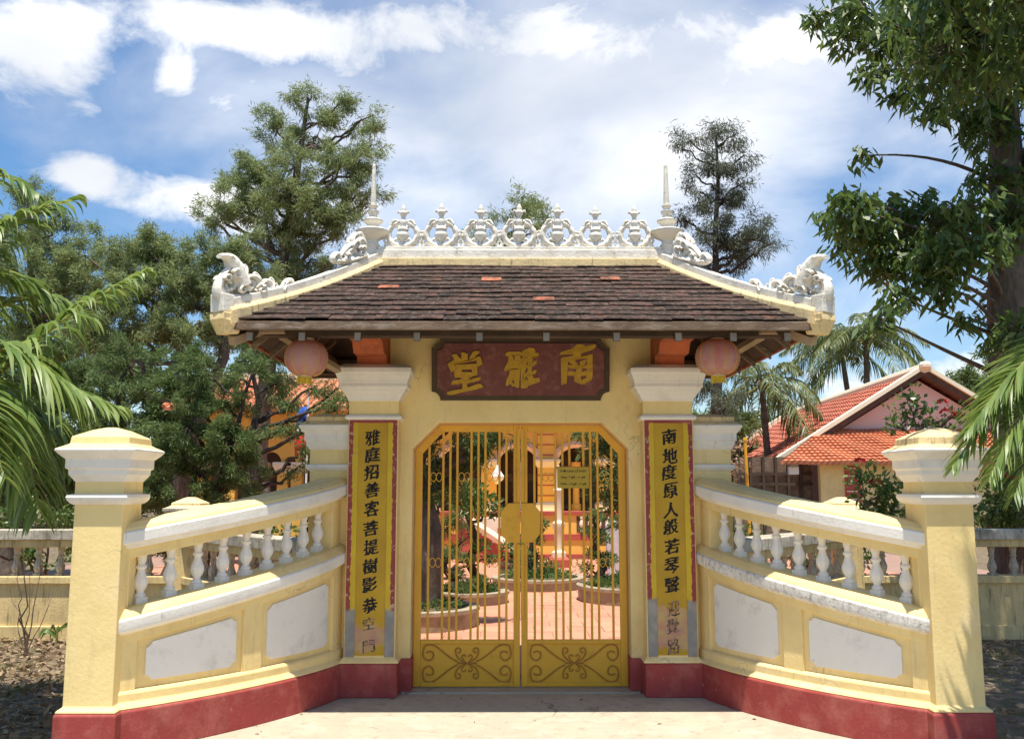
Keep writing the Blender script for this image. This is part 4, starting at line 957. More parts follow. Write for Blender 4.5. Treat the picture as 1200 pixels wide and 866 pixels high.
# flag
p = at_y(352, 505, 8.0)
FL = thing('flag', 'blue, white and red flag hanging on a thin pole left of the gate', 'flag', (p.x + .12, 8.0, 0))
B().tube([(p.x + .12, 8.0, -.03), (p.x + .12, 8.0, 3.25)], .018, 6).build('pole', 'steel', FL, True)
def cloth(z0, z1, m, nm, w0, w1):
    v, f = [], []; n = 8
    for i in range(n + 1):
        for j in range(3):
            u = i / n; z = z0 + (z1 - z0) * j / 2; w = w0 + (w1 - w0) * j / 2
            v.append((p.x + .10 - w * u, 8.0 + .05 * math.sin(u * 9 + z * 2), z - .35 * u * u * w))
    for i in range(n):
        for j in range(2): a_ = i * 3 + j; f.append((a_, a_ + 1, a_ + 4, a_ + 3))
    o = B().add(v, f).build(nm, m, FL, True); s_ = o.modifiers.new('thick', 'SOLIDIFY'); s_.thickness = .004
cloth(2.62, 2.98, 'flag_blue', 'blue_stripe', .20, .15); cloth(2.52, 2.62, 'flag_white', 'white_stripe', .21, .20); cloth(2.15, 2.52, 'flag_red', 'red_stripe', .18, .21)

# ------------------------------------------------------------------ house on the right
HS = thing('tiled_house', 'long house with orange tile roof and pink gable on the right', 'house', (12, 22, 0))
yh0, yh1 = 21.0, 37.0
A = at_y(1076, 437, yh0); Lw = at_y(912, 541, yh0); A2 = at_y(930, 484, yh1); dx = A2.x - A.x
hw = A.x - Lw.x; zr, ze_ = A.z, Lw.z
def tiled(p00, p10, p01, p11, nu, nv, amp, m, nm, thick=.12):
    """tile field: u along the eave, v up the slope, rolls and steps as real relief"""
    v, f = [], []
    p00, p10, p01, p11 = map(Vector, (p00, p10, p01, p11)); nrm = (p10 - p00).cross(p01 - p00).normalized()
    if nrm.z < 0: nrm = -nrm
    for j in range(nv):
        for e in (0, 1):
            t = (j + e) / nv
            for i in range(nu * 2 + 1):
                u = i / (nu * 2); p = p00 * (1 - u) * (1 - t) + p10 * u * (1 - t) + p01 * (1 - u) * t + p11 * u * t
                h = amp * (i % 2) + (.05 if e == 0 else .0) + .01 * math.sin(i * 12.9 + j * 7.7)
                v.append(tuple(p + nrm * h))
    w = nu * 2 + 1
    for r in range(nv * 2 - 1):
        for i in range(w - 1): f.append((r * w + i, r * w + i + 1, (r + 1) * w + i + 1, (r + 1) * w + i))
    o = B().add(v, f).build(nm, m, HS); o['kind'] = 'stuff'; s_ = o.modifiers.new('t', 'SOLIDIFY'); s_.thickness = thick; s_.offset = -1
    return o
ex = hw + .15; zz = ze_ - .05
tiled((A.x - ex, yh0 - .35, zz), (A.x - ex + dx, yh1, zz), (A.x, yh0 - .35, zr), (A.x + dx, yh1, zr), 60, 22, .04, 'clay_old', 'main_roof_tiles')
tiled((A.x + ex, yh0 - .35, zz), (A.x + ex + dx, yh1, zz), (A.x, yh0 - .35, zr), (A.x + dx, yh1, zr), 40, 16, .04, 'clay_old', 'main_roof_tiles')
B().prism([(A.x - hw + .5, 0), (A.x - hw + .5, ze_ + .1), (A.x, zr - .25), (A.x + hw - .5, ze_ + .1), (A.x + hw - .5, 0)], lambda x, z: (x, yh0 + .02, z), lambda x, z: (x, yh0 + .5, z)).build('gable_wall', 'pink', HS)
B().box(A.x - hw + .7, A.x + hw - .7, yh0 + .5, yh1 - .5, 0, ze_ + .1).build('house_body', 'yellow', HS)
for sg in (-1, 1):   # white verge along the rakes with dark soffit
    P = [(A.x + sg * (ex + .1), yh0 - .42, zz + .02), (A.x + sg * .0, yh0 - .42, zr + .12)]
    B().rings([[(x, y_, z + dz) for y_, dz in ((yh0 - .5, -.04), (yh0 - .5, .10), (yh0 - .2, .10), (yh0 - .2, -.04))] for x, _, z in P]).build('verge', 'cream', HS)
    B().rings([[(x, y_, z + dz) for y_, dz in ((yh0 - .4, -.24), (yh0 - .4, -.05), (yh0 + .0, -.05), (yh0 + .0, -.24))] for x, _, z in P]).build('soffit', 'dark', HS)
B().tube([(A.x, yh0 - .5, zr + .1), (A.x + dx, yh1, zr + .1)], .16, 8).build('ridge_cap', 'cream', HS, True)
B().ball((A.x, yh0 - .5, zr + .16), (.2, .2, .14), 8, 5).build('ridge_knob', 'cream', HS, True)
P = [(A.x + dx, yh1, zr), (A.x - ex + dx, yh1, zz)]
B().rings([[(x, y_, z + dz) for y_, dz in ((yh1 - .2, -.1), (yh1 - .2, .3), (yh1 + .1, .3), (yh1 + .1, -.1))] for x, _, z in P]).build('verge', 'cream', HS)
# lean-to in front of the gable
yl = yh0 - 2.2; q0 = at_y(914, 542, yl); q1 = at_y(1190, 542, yl); q2 = at_y(966, 500, yh0 + .25)
tiled((q0.x, yl, q0.z), (q1.x + 2, yl, q0.z), (q2.x, yh0 + .25, q2.z), (q1.x + 2, yh0 + .25, q2.z), 52, 14, .03, 'clay_new', 'lean_to_tiles')
B().box(q0.x + 1.3, q1.x + 1.6, yl + .5, yl + .7, 0, q0.z - .02).build('porch_wall', 'yellow', HS)
dk = B().box(q0.x - .9, q0.x + 1.28, yl + 1.2, yl + 1.4, 0, q0.z + .2).build('porch_screen', 'wood', HS)
for k in range(6): B().box(q0.x - .95 + .37 * k, q0.x - .87 + .37 * k, yl + 1.1, yl + 1.19, 0, q0.z + .2).build('screen_stile', 'wood_dark', HS)
for z in (1.2, 1.7, 2.0): B().box(q0.x - .9, q0.x + 1.28, yl + 1.12, yl + 1.18, z, z + .09).build('screen_rail', 'wood_dark', HS)
wx = at_y(999, 550, yl + .45).x
w_ = B().box(wx - .22, wx + .22, yl + .44, yl + .499, 1.2, q0.z - .1).build('window', 'trim_red', HS)
for k in range(5): B().box(wx - .2, wx + .2, yl + .42, yl + .439, 1.3 + .22 * k, 1.33 + .22 * k).build('louvre', 'cream', w_)
lx = at_y(930, 551, yl + .4); B().box(lx.x - .14, lx.x + .14, yl + .35, yl + .499, lx.z - .12, lx.z + .1).build('wall_lamp', 'steel', HS, bevel=.01)
# yellow pipe
p = at_y(873, 515, 9.0); pq = thing('standpipe', 'thin yellow upright pipe beside the right pier', 'pipe', (p.x, 9, 0))
B().tube([(p.x + .05, 9, -.03), (p.x, 9, p.z)], .028, 8).build('pipe', 'ochre', pq, True)
B().lathe([(.035, -.03), (.04, 0), (.03, .03), (.005, .035)], 8, (p.x, 9, p.z)).build('pipe_cap', 'ochre', pq, True)
# ------------------------------------------------------------------ vegetation
def nrm_(a): return a / np.maximum(np.linalg.norm(a, axis=1, keepdims=True), 1e-9)
def leaf_object(name, P, D, L, Wd, m, parent, rng, droop=0.0, up=None, kind=None):
    n = len(P); D = nrm_(D); r = nrm_(rng.normal(size=(n, 3)) if up is None else up + .35 * rng.normal(size=(n, 3)))
    sd = nrm_(np.cross(D, r)); L = np.asarray(L)[:, None]; Wd = np.asarray(Wd)[:, None]
    mid = P + D * L * .45; tip = P + D * L; tip[:, 2:3] -= droop * L; mid[:, 2:3] -= droop * L * .22
    V = np.stack([P, mid + sd * Wd * .5, tip, mid - sd * Wd * .5], 1).reshape(-1, 3)
    me = bpy.data.meshes.new(name); me.vertices.add(4 * n); me.vertices.foreach_set('co', V.ravel())
    me.loops.add(4 * n); me.loops.foreach_set('vertex_index', np.arange(4 * n, dtype=np.int32))
    me.polygons.add(n); me.polygons.foreach_set('loop_start', np.arange(0, 4 * n, 4, dtype=np.int32))
    try: me.polygons.foreach_set('loop_total', np.full(n, 4, dtype=np.int32))
    except Exception: pass
    at = me.attributes.new('tint', 'FLOAT', 'POINT'); tv = np.clip(rng.beta(2, 2, n) , 0, 1); at.data.foreach_set('value', np.repeat(tv, 4).astype(np.float32))
    me.update(calc_edges=True); me.validate(); me.materials.append(MAT[m])
    o = link(name, me, parent)
    if kind: o['kind'] = kind
    return o
class Leaves:
    def __init__(s): s.P = []; s.D = []; s.L = []; s.W = []
    def add(s, P, D, L, W): s.P.append(P); s.D.append(D); s.L.append(L); s.W.append(W)
    def out(s, name, m, parent, rng, **k):
        return leaf_object(name, np.concatenate(s.P), np.concatenate(s.D), np.concatenate(s.L), np.concatenate(s.W), m, parent, rng, **k)
def wobble(a, b, rng, n=6, amp=.08, sag=0.0):
    a, b = np.array(a, float), np.array(b, float); L = np.linalg.norm(b - a); t = np.linspace(0, 1, n)[:, None]
    P = a * (1 - t) + b * t; off = rng.normal(size=(n, 3)) * amp * L; off[0] = 0; off[-1] = 0
    P += off * np.sin(np.pi * t); P[:, 2:3] += sag * L * np.sin(np.pi * t); return [tuple(p) for p in P]
def tree(name, label, cat, group, y, bx, clumps, leafsize, m, bark='bark', tr=.2, dens=.8, seed=1, droop=.3, tuft=9, spread=.55, axis_w=.9, base_z=-.04, top=None, lean=0.0, extra=None, flat=.8, deep=1.0):
    rng = np.random.RandomState(seed); T = thing(name, label, cat, (bx, y, 0), group)
    C = []
    for c in clumps:
        px, py, rp = c[:3]; dy = c[3] if len(c) > 3 else 0.0
        dist = y + dy - CAMY; r = rp / F_PX * dist
        p = at_y(px, py, y + dy + rng.uniform(-.5, .5) * r * 2 * deep); C.append((np.array(p), r, rp, dist))
    for c in (extra or []): C.append((np.array(c[:3], float), c[3], c[3] / 10 * F_PX, 10.))
    zs = [c[0][2] for c in C]; tip = max(C, key=lambda c: c[0][2])[0] if top is None else np.array(top)
    trunk = [(bx, y, base_z)]; n = 9
    for i in range(1, n + 1):
        t = i / n; trunk.append((bx + (tip[0] - bx) * t ** 1.4 + rng.normal() * tr * .35, y + (tip[1] - y) * t + rng.normal() * tr * .3, base_z + (tip[2] - base_z) * t))
    rr = [tr * (1.25 if i == 0 else 1) * (1 - .86 * (i / n) ** 1.1) for i in range(n + 1)]
    tb = B().tube(trunk, rr, 9); tp_ = np.array(trunk)
    lv = Leaves(); br = B()
    for c, r, rp, dist in C:
        # limb from the trunk
        hd = np.linalg.norm(c[:2] - np.interp(c[2], tp_[:, 2], tp_[:, 0]) * np.array([1, 0]) - np.array([0, y])); za = max(base_z + .25 * (tip[2] - base_z), c[2] - .55 * hd - .2 * r)
        za = min(za, tip[2]); k = np.interp(za, tp_[:, 2], np.arange(n + 1)); a = np.array([np.interp(za, tp_[:, 2], tp_[:, q]) for q in range(3)]); ra = np.interp(k, np.arange(n + 1), rr)
        P = wobble(a, c, rng, 7, .06, -.06); tb.tube(P, list(np.linspace(min(ra * .6, .02 + .03 * np.linalg.norm(c - a)), .012 + .02 * r, 7)), 6)
        nt_ = max(5, int(rp * rp / (tuft * tuft) * .8)); tr_ = tuft / F_PX * dist
        dirs = nrm_(rng.normal(size=(nt_, 3))); rad_ = rng.rand(nt_, 1) ** .45 * r * 1.08; tc_ = c + dirs * rad_ * np.array([1, 1, flat])
        nl = max(8, int(dens * rp * rp / nt_))
        for q in range(nt_):
            if rng.rand() < .6: br.tube(wobble(c, tc_[q], rng, 4, .08), [.006 + .009 * r, .005 + .006 * r, .004 + .003 * r, .003 + .001 * r], 3)
            ax = nrm_((dirs[q] + np.array([0, 0, .25]) + .5 * rng.normal(size=3))[None])[0]
            s_ = rng.rand(nl, 1) - .35
            P_ = tc_[q] + ax * s_ * tr_ * 1.8 + rng.normal(size=(nl, 3)) * tr_ * spread * np.array([1, 1, .8])
            D_ = ax * axis_w + rng.normal(size=(nl, 3)) * .75; D_[:, 2] -= droop
            sc = (dist if leafsize[2] else 1)
            lv.add(P_, D_, leafsize[0] * rng.uniform(.6, 1.35, nl), leafsize[1] * rng.uniform(.7, 1.3, nl))
    tb.add(br.v, br.f).build('trunk', bark, T, True, ang=1.2)
    lv.out('crown', m, T, rng, droop=.12)
    return T
BG = 'trees behind the gateway'
tree('feathery_tree', 'tall feathery grey-green tree rising above the left roof corner', 'tree', BG, 12, at_y(300, 573, 12).x,
     [(385, 132, 22), (424, 140, 22), (405, 116, 13), (345, 118, 18), (325, 155, 30), (372, 160, 32), (412, 180, 28), (298, 190, 28), (345, 196, 38), (390, 210, 38), (340, 235, 36), (380, 250, 34), (310, 215, 30), (425, 195, 22), (285, 210, 20), (430, 232, 20), (275, 230, 24), (252, 262, 20), (308, 246, 32), (352, 262, 40),
      (398, 268, 26), (330, 296, 36), (365, 304, 34), (412, 290, 16), (436, 170, 12), (244, 240, 10), (300, 225, 24), (265, 255, 18), (422, 225, 18), (365, 115, 12), (438, 135, 10), (350, 345, 38), (310, 330, 30), (300, 385, 26), (340, 400, 30), (320, 450, 20)], (.125, .017, 0), 'lf_feather', tr=.24, dens=2.9, seed=3, droop=.35, tuft=8)
tree('spreading_tree', 'broad grey-green feathery tree left of the roof, lower than the tall one', 'tree', BG, 8.5, at_y(205, 573, 8.5).x,
     [(130, 288, 28), (100, 300, 30), (172, 292, 34), (150, 320, 36), (200, 325, 38), (250, 325, 36), (172, 296, 30), (215, 300, 34), (255, 298, 32), (288, 288, 22), (180, 340, 42), (230, 345, 40), (130, 345, 38), (272, 335, 34), (305, 325, 24), (110, 390, 40), (160, 392, 44), (215, 395, 42), (265, 385, 30)], (.10, .015, 0), 'lf_feather', tr=.2, dens=3.6, seed=5, droop=.2, tuft=8)
tree('spreading_tree', 'feathery tree at the far left, behind the palm fronds', 'tree', BG, 9.5, at_y(20, 573, 9.5).x,
     [(70, 250, 24), (60, 320, 36), (100, 350, 34), (40, 236, 22), (15, 262, 28), (55, 290, 34), (95, 310, 28), (20, 320, 40), (70, 350, 42), (25, 390, 46), (80, 410, 40), (-20, 300, 40)], (.11, .016, 0), 'lf_feather', tr=.2, dens=3.4, seed=7, droop=.25, tuft=8)
tree('conifer_bush', 'dense dark green conifer bush between the left newel and the gate', 'tree', BG, 4.9, at_y(232, 573, 4.9).x,
     [(240, 432, 30), (205, 455, 36), (262, 470, 34), (222, 500, 42), (268, 520, 36), (180, 520, 38), (232, 550, 44), (285, 560, 26), (190, 575, 38), (255, 590, 34), (300, 430, 20), (215, 620, 38), (275, 620, 28)], (.075, .012, 0), 'lf_dark', 'bark_dark', tr=.1, dens=3.8, seed=9, droop=-.05, tuft=7)
tree('conifer_bush', 'dense dark green conifer bush directly behind the left newel', 'tree', BG, 5.6, at_y(110, 573, 5.6).x,
     [(150, 430, 40), (100, 450, 40), (60, 440, 40), (130, 490, 44), (80, 510, 44), (160, 540, 42), (105, 560, 44), (30, 500, 44), (40, 570, 42), (150, 600, 36), (90, 610, 40), (0, 440, 40), (-10, 540, 44)], (.08, .013, 0), 'lf_dark', 'bark_dark', tr=.1, dens=3.6, seed=12, droop=-.05, tuft=7)
tree('leaning_conifer', 'dark leaning conifer with bare trunk beside the left pier', 'tree', BG, 6.5, at_y(300, 573, 6.5).x,
     [(345, 470, 16), (280, 440, 18), (330, 445, 16), (395, 480, 14), (330, 500, 20), (320, 420, 26), (360, 525, 16), (300, 410, 24), (365, 455, 14), (385, 470, 14), (352, 545, 14), (395, 455, 14)], (.09, .013, 0), 'lf_dark', 'bark_dark', tr=.13, dens=2.4, seed=14, droop=.5, tuft=8)
tree('slender_tree', 'sparse dusky tree with dark trunk behind the right end of the ridge', 'tree', BG, 12, at_y(840, 573, 12).x,
     [(808, 165, 16), (850, 165, 18), (830, 190, 20), (872, 182, 14), (820, 225, 20), (850, 235, 22), (800, 255, 15), (868, 272, 26), (893, 272, 18), (838, 288, 26), (860, 300, 20), (812, 300, 14), (845, 320, 18), (800, 175, 10), (870, 215, 10), (835, 150, 14), (862, 158, 12), (845, 205, 18), (815, 205, 14), (860, 225, 16), (835, 260, 22), (855, 275, 22), (880, 290, 18), (905, 285, 12), (828, 450, 22), (850, 478, 26), (826, 420, 16)], (.12, .016, 0), 'lf_sparse', 'bark_dark', tr=.17, dens=2.6, seed=17, droop=.7, tuft=8, spread=.6, top=tuple(at_y(838, 160, 12)))
tree('ridge_top_tree', 'small grey-green treetop showing between the crest ornaments', 'tree', BG, 20, at_y(612, 573, 20).x,
     [(600, 245, 17), (628, 236, 14), (614, 230, 12), (642, 256, 15), (582, 250, 10), (608, 270, 22), (560, 282, 12), (600, 300, 26), (640, 300, 22)], (.17, .025, 0), 'lf_feather', tr=.2, dens=2.6, seed=19, droop=.3, tuft=7)
for i, (x, yy, sd, lab) in enumerate(((30, 24, 31, 'distant dark tree at the far left edge of the view'), (140, 26, 32, 'distant dark tree behind the left conifer bushes'), (250, 27, 33, 'distant dark tree behind the leaning conifer'), (850, 30, 35, 'distant dark tree behind the house, next to the right pier'), (420, 30, 36, 'distant dark tree hidden mostly by the gateway roof'), (905, 45, 37, 'distant low tree below the coconut palm by the house'), (1190, 28, 38, 'distant dark tree behind the house at the right edge'))):
    rg = random.Random(sd); cl = [(x + rg.uniform(-75, 75), 573 - rg.uniform(0, 165), rg.uniform(24, 40)) for _ in range(16)] if i not in (3, 5) else [(x + rg.uniform(-38, 38), 573 - rg.uniform(0, 95), rg.uniform(14, 24)) for _ in range(14)]
    tree('background_tree', lab, 'tree', BG, yy, at_y(x, 573, yy).x, cl, (.30, .06, 0), 'lf_dark', 'bark_dark', tr=.22, dens=1.5, seed=sd, droop=.2, tuft=8)

# conifers in the court, seen through the gate
tree('courtyard_conifer', 'old conifer with thick furrowed trunk in the left planter behind the gate', 'tree', 'trees in the courtyard', 3.85, -1.12,
     [(500, 470, 40), (480, 440, 40), (530, 500, 26), (560, 510, 18), (505, 530, 16), (540, 545, 12), (585, 500, 14), (490, 560, 10), (515, 560, 14), (530, 580, 12), (500, 590, 10), (565, 530, 12), (545, 520, 18), (595, 515, 10), (450, 470, 40), (525, 470, 30), (470, 400, 40)], (.10, .014, 0), 'lf_dark', 'bark', tr=.19, dens=2.2, seed=41, droop=.5, tuft=8, base_z=.15, top=(-1.15, 3.9, 4.2))
tree('courtyard_conifer', 'tall dark conifer behind the upper right corner of the gate', 'tree', 'trees in the courtyard', 9.4, 2.0,
     [(705, 500, 22), (725, 520, 24), (712, 545, 22), (728, 565, 22), (705, 575, 18), (740, 500, 26), (718, 590, 14), (700, 525, 16), (750, 560, 26), (735, 470, 26), (690, 500, 12)], (.16, .028, 0), 'lf_dark', 'bark_dark', tr=.13, dens=1.3, seed=43, droop=.3, tuft=7)
tree('courtyard_conifer', 'dark green bush beside the stair flank, behind the left gate leaf', 'tree', 'trees in the courtyard', 9.5, at_y(515, 640, 9.5).x,
     [(500, 600, 16), (520, 615, 16), (540, 605, 14), (505, 635, 16), (530, 640, 14), (495, 570, 14), (520, 575, 12), (548, 630, 9)], (.10, .018, 0), 'lf_dark', 'bark_dark', tr=.06, dens=2.2, seed=45, droop=.1, tuft=6)
# bonsai
def bonsai(name, label, x, y, z0, pads, m, ls, seed, tr=.05, dens=1.6):
    rng = np.random.RandomState(seed); T = thing(name, label, 'bonsai', (x, y, 0), 'bonsai in the courtyard planters')
    top = max(pads, key=lambda p: p[2]); n = 8
    tr_pts = [(x, y, z0 - .06)] + [(x + (top[0] - x) * i / n + .06 * math.sin(i * 1.7 + seed), y + .04 * math.cos(i * 2.1), z0 + (top[2] - z0) * i / n) for i in range(1, n + 1)]
    tb = B().tube(tr_pts, [tr * (1.3 - i / n) + .008 for i in range(n + 1)], 7); ta = np.array(tr_pts); lv = Leaves()
    for px_, py_, pz, r, fl in pads:
        za = max(z0 + .1, pz - .15); a = [np.interp(za, ta[:, 2], ta[:, q]) for q in range(3)]; tb.tube(wobble(a, (px_, py_, pz), rng, 5, .1), [tr * .5, tr * .45, tr * .35, tr * .3, .008], 5)
        k = int(dens * 3.6 * r * r / (ls[0] * ls[1]) * 4); d = nrm_(rng.normal(size=(k, 3))); R = (rng.rand(k, 1) ** .4) * r * (1 + .25 * np.sin(d[:, :1] * 7 + seed) * np.cos(d[:, 1:2] * 6))
        P_ = np.array([px_, py_, pz]) + d * R * np.array([1, 1, fl]); lv.add(P_, d + .6 * rng.normal(size=(k, 3)) + np.array([0, 0, .2]), ls[0] * rng.uniform(.6, 1.3, k), ls[1] * rng.uniform(.7, 1.3, k))
    tb.build('trunk', 'bark_dark', T, True, ang=1.2); lv.out('crown', m, T, rng)
def pad(px, py, y, rpx, fl=.8): p = at_y(px, py, y); return (p.x, y, p.z, rpx / F_PX * (y - CAMY), fl)
bonsai('bonsai_tree', 'broad-leaved bonsai with bright green rounded crown in the small left planter', -.55, 6.1, .14, [pad(550, 575, 6.0, 17), pad(572, 588, 6.1, 13), pad(556, 595, 5.9, 14), pad(583, 600, 6.2, 9), pad(540, 590, 6.1, 12), pad(565, 640, 6.0, 10, .6)], 'lf_shrub', (.075, .035), 51, .055, 1.3)
bonsai('bonsai_tree', 'low spreading bonsai with twisted trunk in front of the broad-leaved one', -.78, 5.85, .14, [pad(545, 690, 5.8, 15, .6), pad(505, 665, 5.9, 14, .7), pad(563, 680, 5.9, 10, .5), pad(535, 672, 5.9, 10, .5), pad(520, 650, 5.9, 12, .5), pad(548, 655, 5.9, 9, .5), pad(575, 655, 6.0, 9, .6)], 'lf_dark', (.05, .016), 52, .045)
bonsai('bonsai_tree', 'dark cone-shaped bonsai left of the courtyard votive post', .20, 8.0, .15, [pad(622, 680, 8, 15, .8), pad(645, 670, 8, 12, .8), pad(632, 665, 8, 14, .8), pad(620, 650, 8, 11, .7), pad(628, 632, 8, 9, .7), pad(634, 614, 8, 9, .7), pad(640, 685, 7.9, 10, .6), pad(612, 665, 8, 10, .7)], 'lf_dark', (.06, .02), 53, .06)
bonsai('bonsai_tree', 'tiered bonsai with rounded cloud pads in the right planter', 1.30, 6.5, .2, [pad(697, 605, 6.5, 10, .7), pad(690, 622, 6.5, 9, .7), pad(705, 630, 6.5, 11, .7), pad(694, 648, 6.5, 9, .7), pad(712, 655, 6.5, 12, .7), pad(688, 665, 6.5, 8, .7), pad(722, 612, 6.6, 9), pad(725, 680, 6.4, 13, .7), pad(700, 685, 6.3, 11, .7)], 'lf_dark', (.055, .02), 54, .055)
bonsai('potted_plant', 'small leafy plant growing in the brown flower pot', pp.x, pp.y, .3, [(pp.x, pp.y, .55, .2, .8), (pp.x + .1, pp.y, .7, .14, .8)], 'lf_shrub', (.09, .03), 55, .02, 1.0)
# ground planting inside the rings
for (cx, cy, r, h, sd, lab) in ((-1.12, 3.85, .52, .22, 61, 'leafy ground cover in the left front planter'), (-.62, 6.1, .40, .16, 62, 'leafy ground cover in the small left planter'), (.42, 8.1, .6, .17, 63, 'leafy ground cover in the centre planter'), (1.78, 6.35, .7, .22, 64, 'leafy ground cover in the right planter')):
    rng = np.random.RandomState(sd); k = 700; a = rng.rand(k) * 6.28; q = np.sqrt(rng.rand(k)) * r; P_ = np.stack([cx + q * np.cos(a), cy + q * np.sin(a), h - .03 + rng.rand(k) * .10], 1); D_ = rng.normal(size=(k, 3)) * .7; D_[:, 2] = abs(D_[:, 2]) + .4
    o = leaf_object('ground_cover', P_, D_, rng.uniform(.05, .13, k), rng.uniform(.015, .03, k), 'lf_shrub', None, rng, droop=.2); tag(o, lab, 'plants', None, 'stuff')

# ------------------------------------------------------------------ mango tree
mango = [(962, 18, 22), (998, 38, 32), (1038, 58, 36), (1080, 30, 46), (1120, 60, 50), (1062, 104, 26), (1098, 128, 22), (1020, 88, 20), (1165, 25, 46), (1195, 90, 46), (1172, 140, 26), (1140, 100, 34), (1150, 172, 18), (1010, 183, 13), (985, 233, 20),
         (1008, 248, 32), (1048, 258, 36), (1090, 250, 36), (1130, 240, 34), (998, 288, 24), (1038, 306, 34), (1080, 306, 38), (1115, 305, 36), (1050, 345, 22), (1030, 372, 18), (1185, 330, 30), (1108, 340, 18), (1190, 260, 36), (1130, 372, 14), (1195, 385, 26), (1200, 190, 36), (1165, 210, 26), (1155, 290, 30), (1165, 350, 24), (1175, 400, 20), (1140, 40, 40), (1060, 20, 36), (1010, 10, 26), (1130, 150, 20), (1070, 280, 34), (1020, 272, 30), (1100, 285, 34), (985, 262, 18), (1150, 130, 26), (970, 250, 12),
         (1010, -30, 50), (1090, -40, 60), (1170, -40, 60), (1250, 40, 70), (1260, 180, 70), (1260, 310, 60)]
def mango_tree():
    y = 4.6; bx = at_y(1182, 573, y).x; rng = np.random.RandomState(77)
    T = thing('mango_tree', 'large mango tree with thick trunk and glossy drooping leaves on the right', 'tree', (bx, y, 0))
    top = np.array(at_y(1168, -120, y)); trunk = [(bx, y, -.04)]
    for i in range(1, 11):
        t = i / 10; trunk.append((bx + (top[0] - bx) * t + .06 * math.sin(i * 1.3), y + .05 * math.cos(i), top[2] * t))
    tb = B().tube(trunk, [.36, .28, .26, .25, .235, .22, .21, .19, .17, .14, .10], 14); ta = np.array(trunk); lv = Leaves(); br = B()
    C = []
    for px, py, rp in mango:
        r = rp / F_PX * (y - CAMY); p = np.array(at_y(px, py, y + rng.uniform(-1.1, .9))); C.append((p, r))
    for q in ((2.98, -2.35, 6.3, .42), (3.25, -1.9, 6.0, .5), (3.6, -2.5, 6.4, .7), (3.9, -1.4, 6.2, .8), (4.6, -.4, 6.3, .9), (3.2, -2.9, 6.6, .4), (2.9, -1.85, 6.5, .25), (5.3, .8, 6.2, 1.0), (5.0, 2.2, 6.6, 1.0), (4.0, .4, 6.8, .8)): C.append((np.array(q[:3]), q[3]))
    for c, r in C:
        hd = np.linalg.norm(c[:2] - np.array([bx, y])); za = float(np.clip(c[2] - .30 * hd, 1.8, top[2] * .95)) if c[1] > 2.6 else 8.7 + .1 * hd; za = min(za, top[2] * .97); a = [np.interp(za, ta[:, 2], ta[:, k]) for k in range(3)]
        cm_ = (np.array(a) * .55 + c * .45) + rng.normal(size=3) * .13 * hd + np.array([0, 0, .14 * hd]); tb.tube([tuple(v) for v in bez2(a, cm_, c, 10)], list(np.linspace(.018 + .010 * hd, .009, 11)), 7)
        k = max(5, int(32 * r * r / .16)); d = nrm_(rng.normal(size=(k, 3))); tcs = c + d * (rng.rand(k, 1) ** .45) * r * np.array([1, 1, .85])
        for q in range(k):
            if rng.rand() < .75: br.tube(wobble(c, tcs[q], rng, 4, .1), [.012, .009, .006, .004], 4)
            n = rng.randint(7, 13); D_ = rng.normal(size=(n, 3)); D_[:, 2] = -.35 - .75 * rng.rand(n); P_ = tcs[q] + rng.normal(size=(n, 3)) * .065
            lv.add(P_, D_, rng.uniform(.12, .24, n), rng.uniform(.042, .070, n))
    tb.add(br.v, br.f).build('trunk', 'bark', T, True, ang=1.2); lv.out('crown', 'lf_mango', T, rng, droop=.22)
mango_tree()

# ------------------------------------------------------------------ palms
def frond(pts, llen, lw, rng, lv, rb, rr=.02, n=70, hang=.5, start=.12, vflat=False, spread=.9):
    pts = np.array([tuple(p) for p in pts], float); cl = np.r_[0, np.cumsum(np.linalg.norm(np.diff(pts, axis=0), axis=1))]; L = cl[-1]
    # smooth curve through the points
    def cat(s):
        i = int(np.clip(np.searchsorted(cl, s) - 1, 0, len(pts) - 2)); t = (s - cl[i]) / max(1e-6, cl[i + 1] - cl[i]); p0 = pts[max(i - 1, 0)]; p1 = pts[i]; p2 = pts[i + 1]; p3 = pts[min(i + 2, len(pts) - 1)]
        return .5 * (2 * p1 + (p2 - p0) * t + (2 * p0 - 5 * p1 + 4 * p2 - p3) * t * t + (3 * p1 - p0 - 3 * p2 + p3) * t ** 3)
    C = [cat(L * i / 24) for i in range(25)]; rb.tube([tuple(c) for c in C], [rr * (1 - .85 * i / 24) for i in range(25)], 6)
    for k in range(n):
        u = start + (1 - start) * (k + .5) / n; s = L * u; c = cat(s); tg = cat(min(L, s + .03)) - cat(max(0, s - .03)); tg /= np.linalg.norm(tg) + 1e-9
        side = np.cross(tg, (0, 0, 1.0)); side /= np.linalg.norm(side) + 1e-9
        ll = llen * (math.sin(math.pi * min(1, .16 + .84 * u) ** .9) * .85 + .22)
        for sg in (-1, 1):
            d = tg * (.55 + .5 * u) + side * sg * spread + np.array([0, 0, .25]) + rng.normal(size=3) * .10; d /= np.linalg.norm(d)
            lv.append((c, d, ll * rng.uniform(.85, 1.1), lw * rng.uniform(.8, 1.2), hang * rng.uniform(.7, 1.3)))
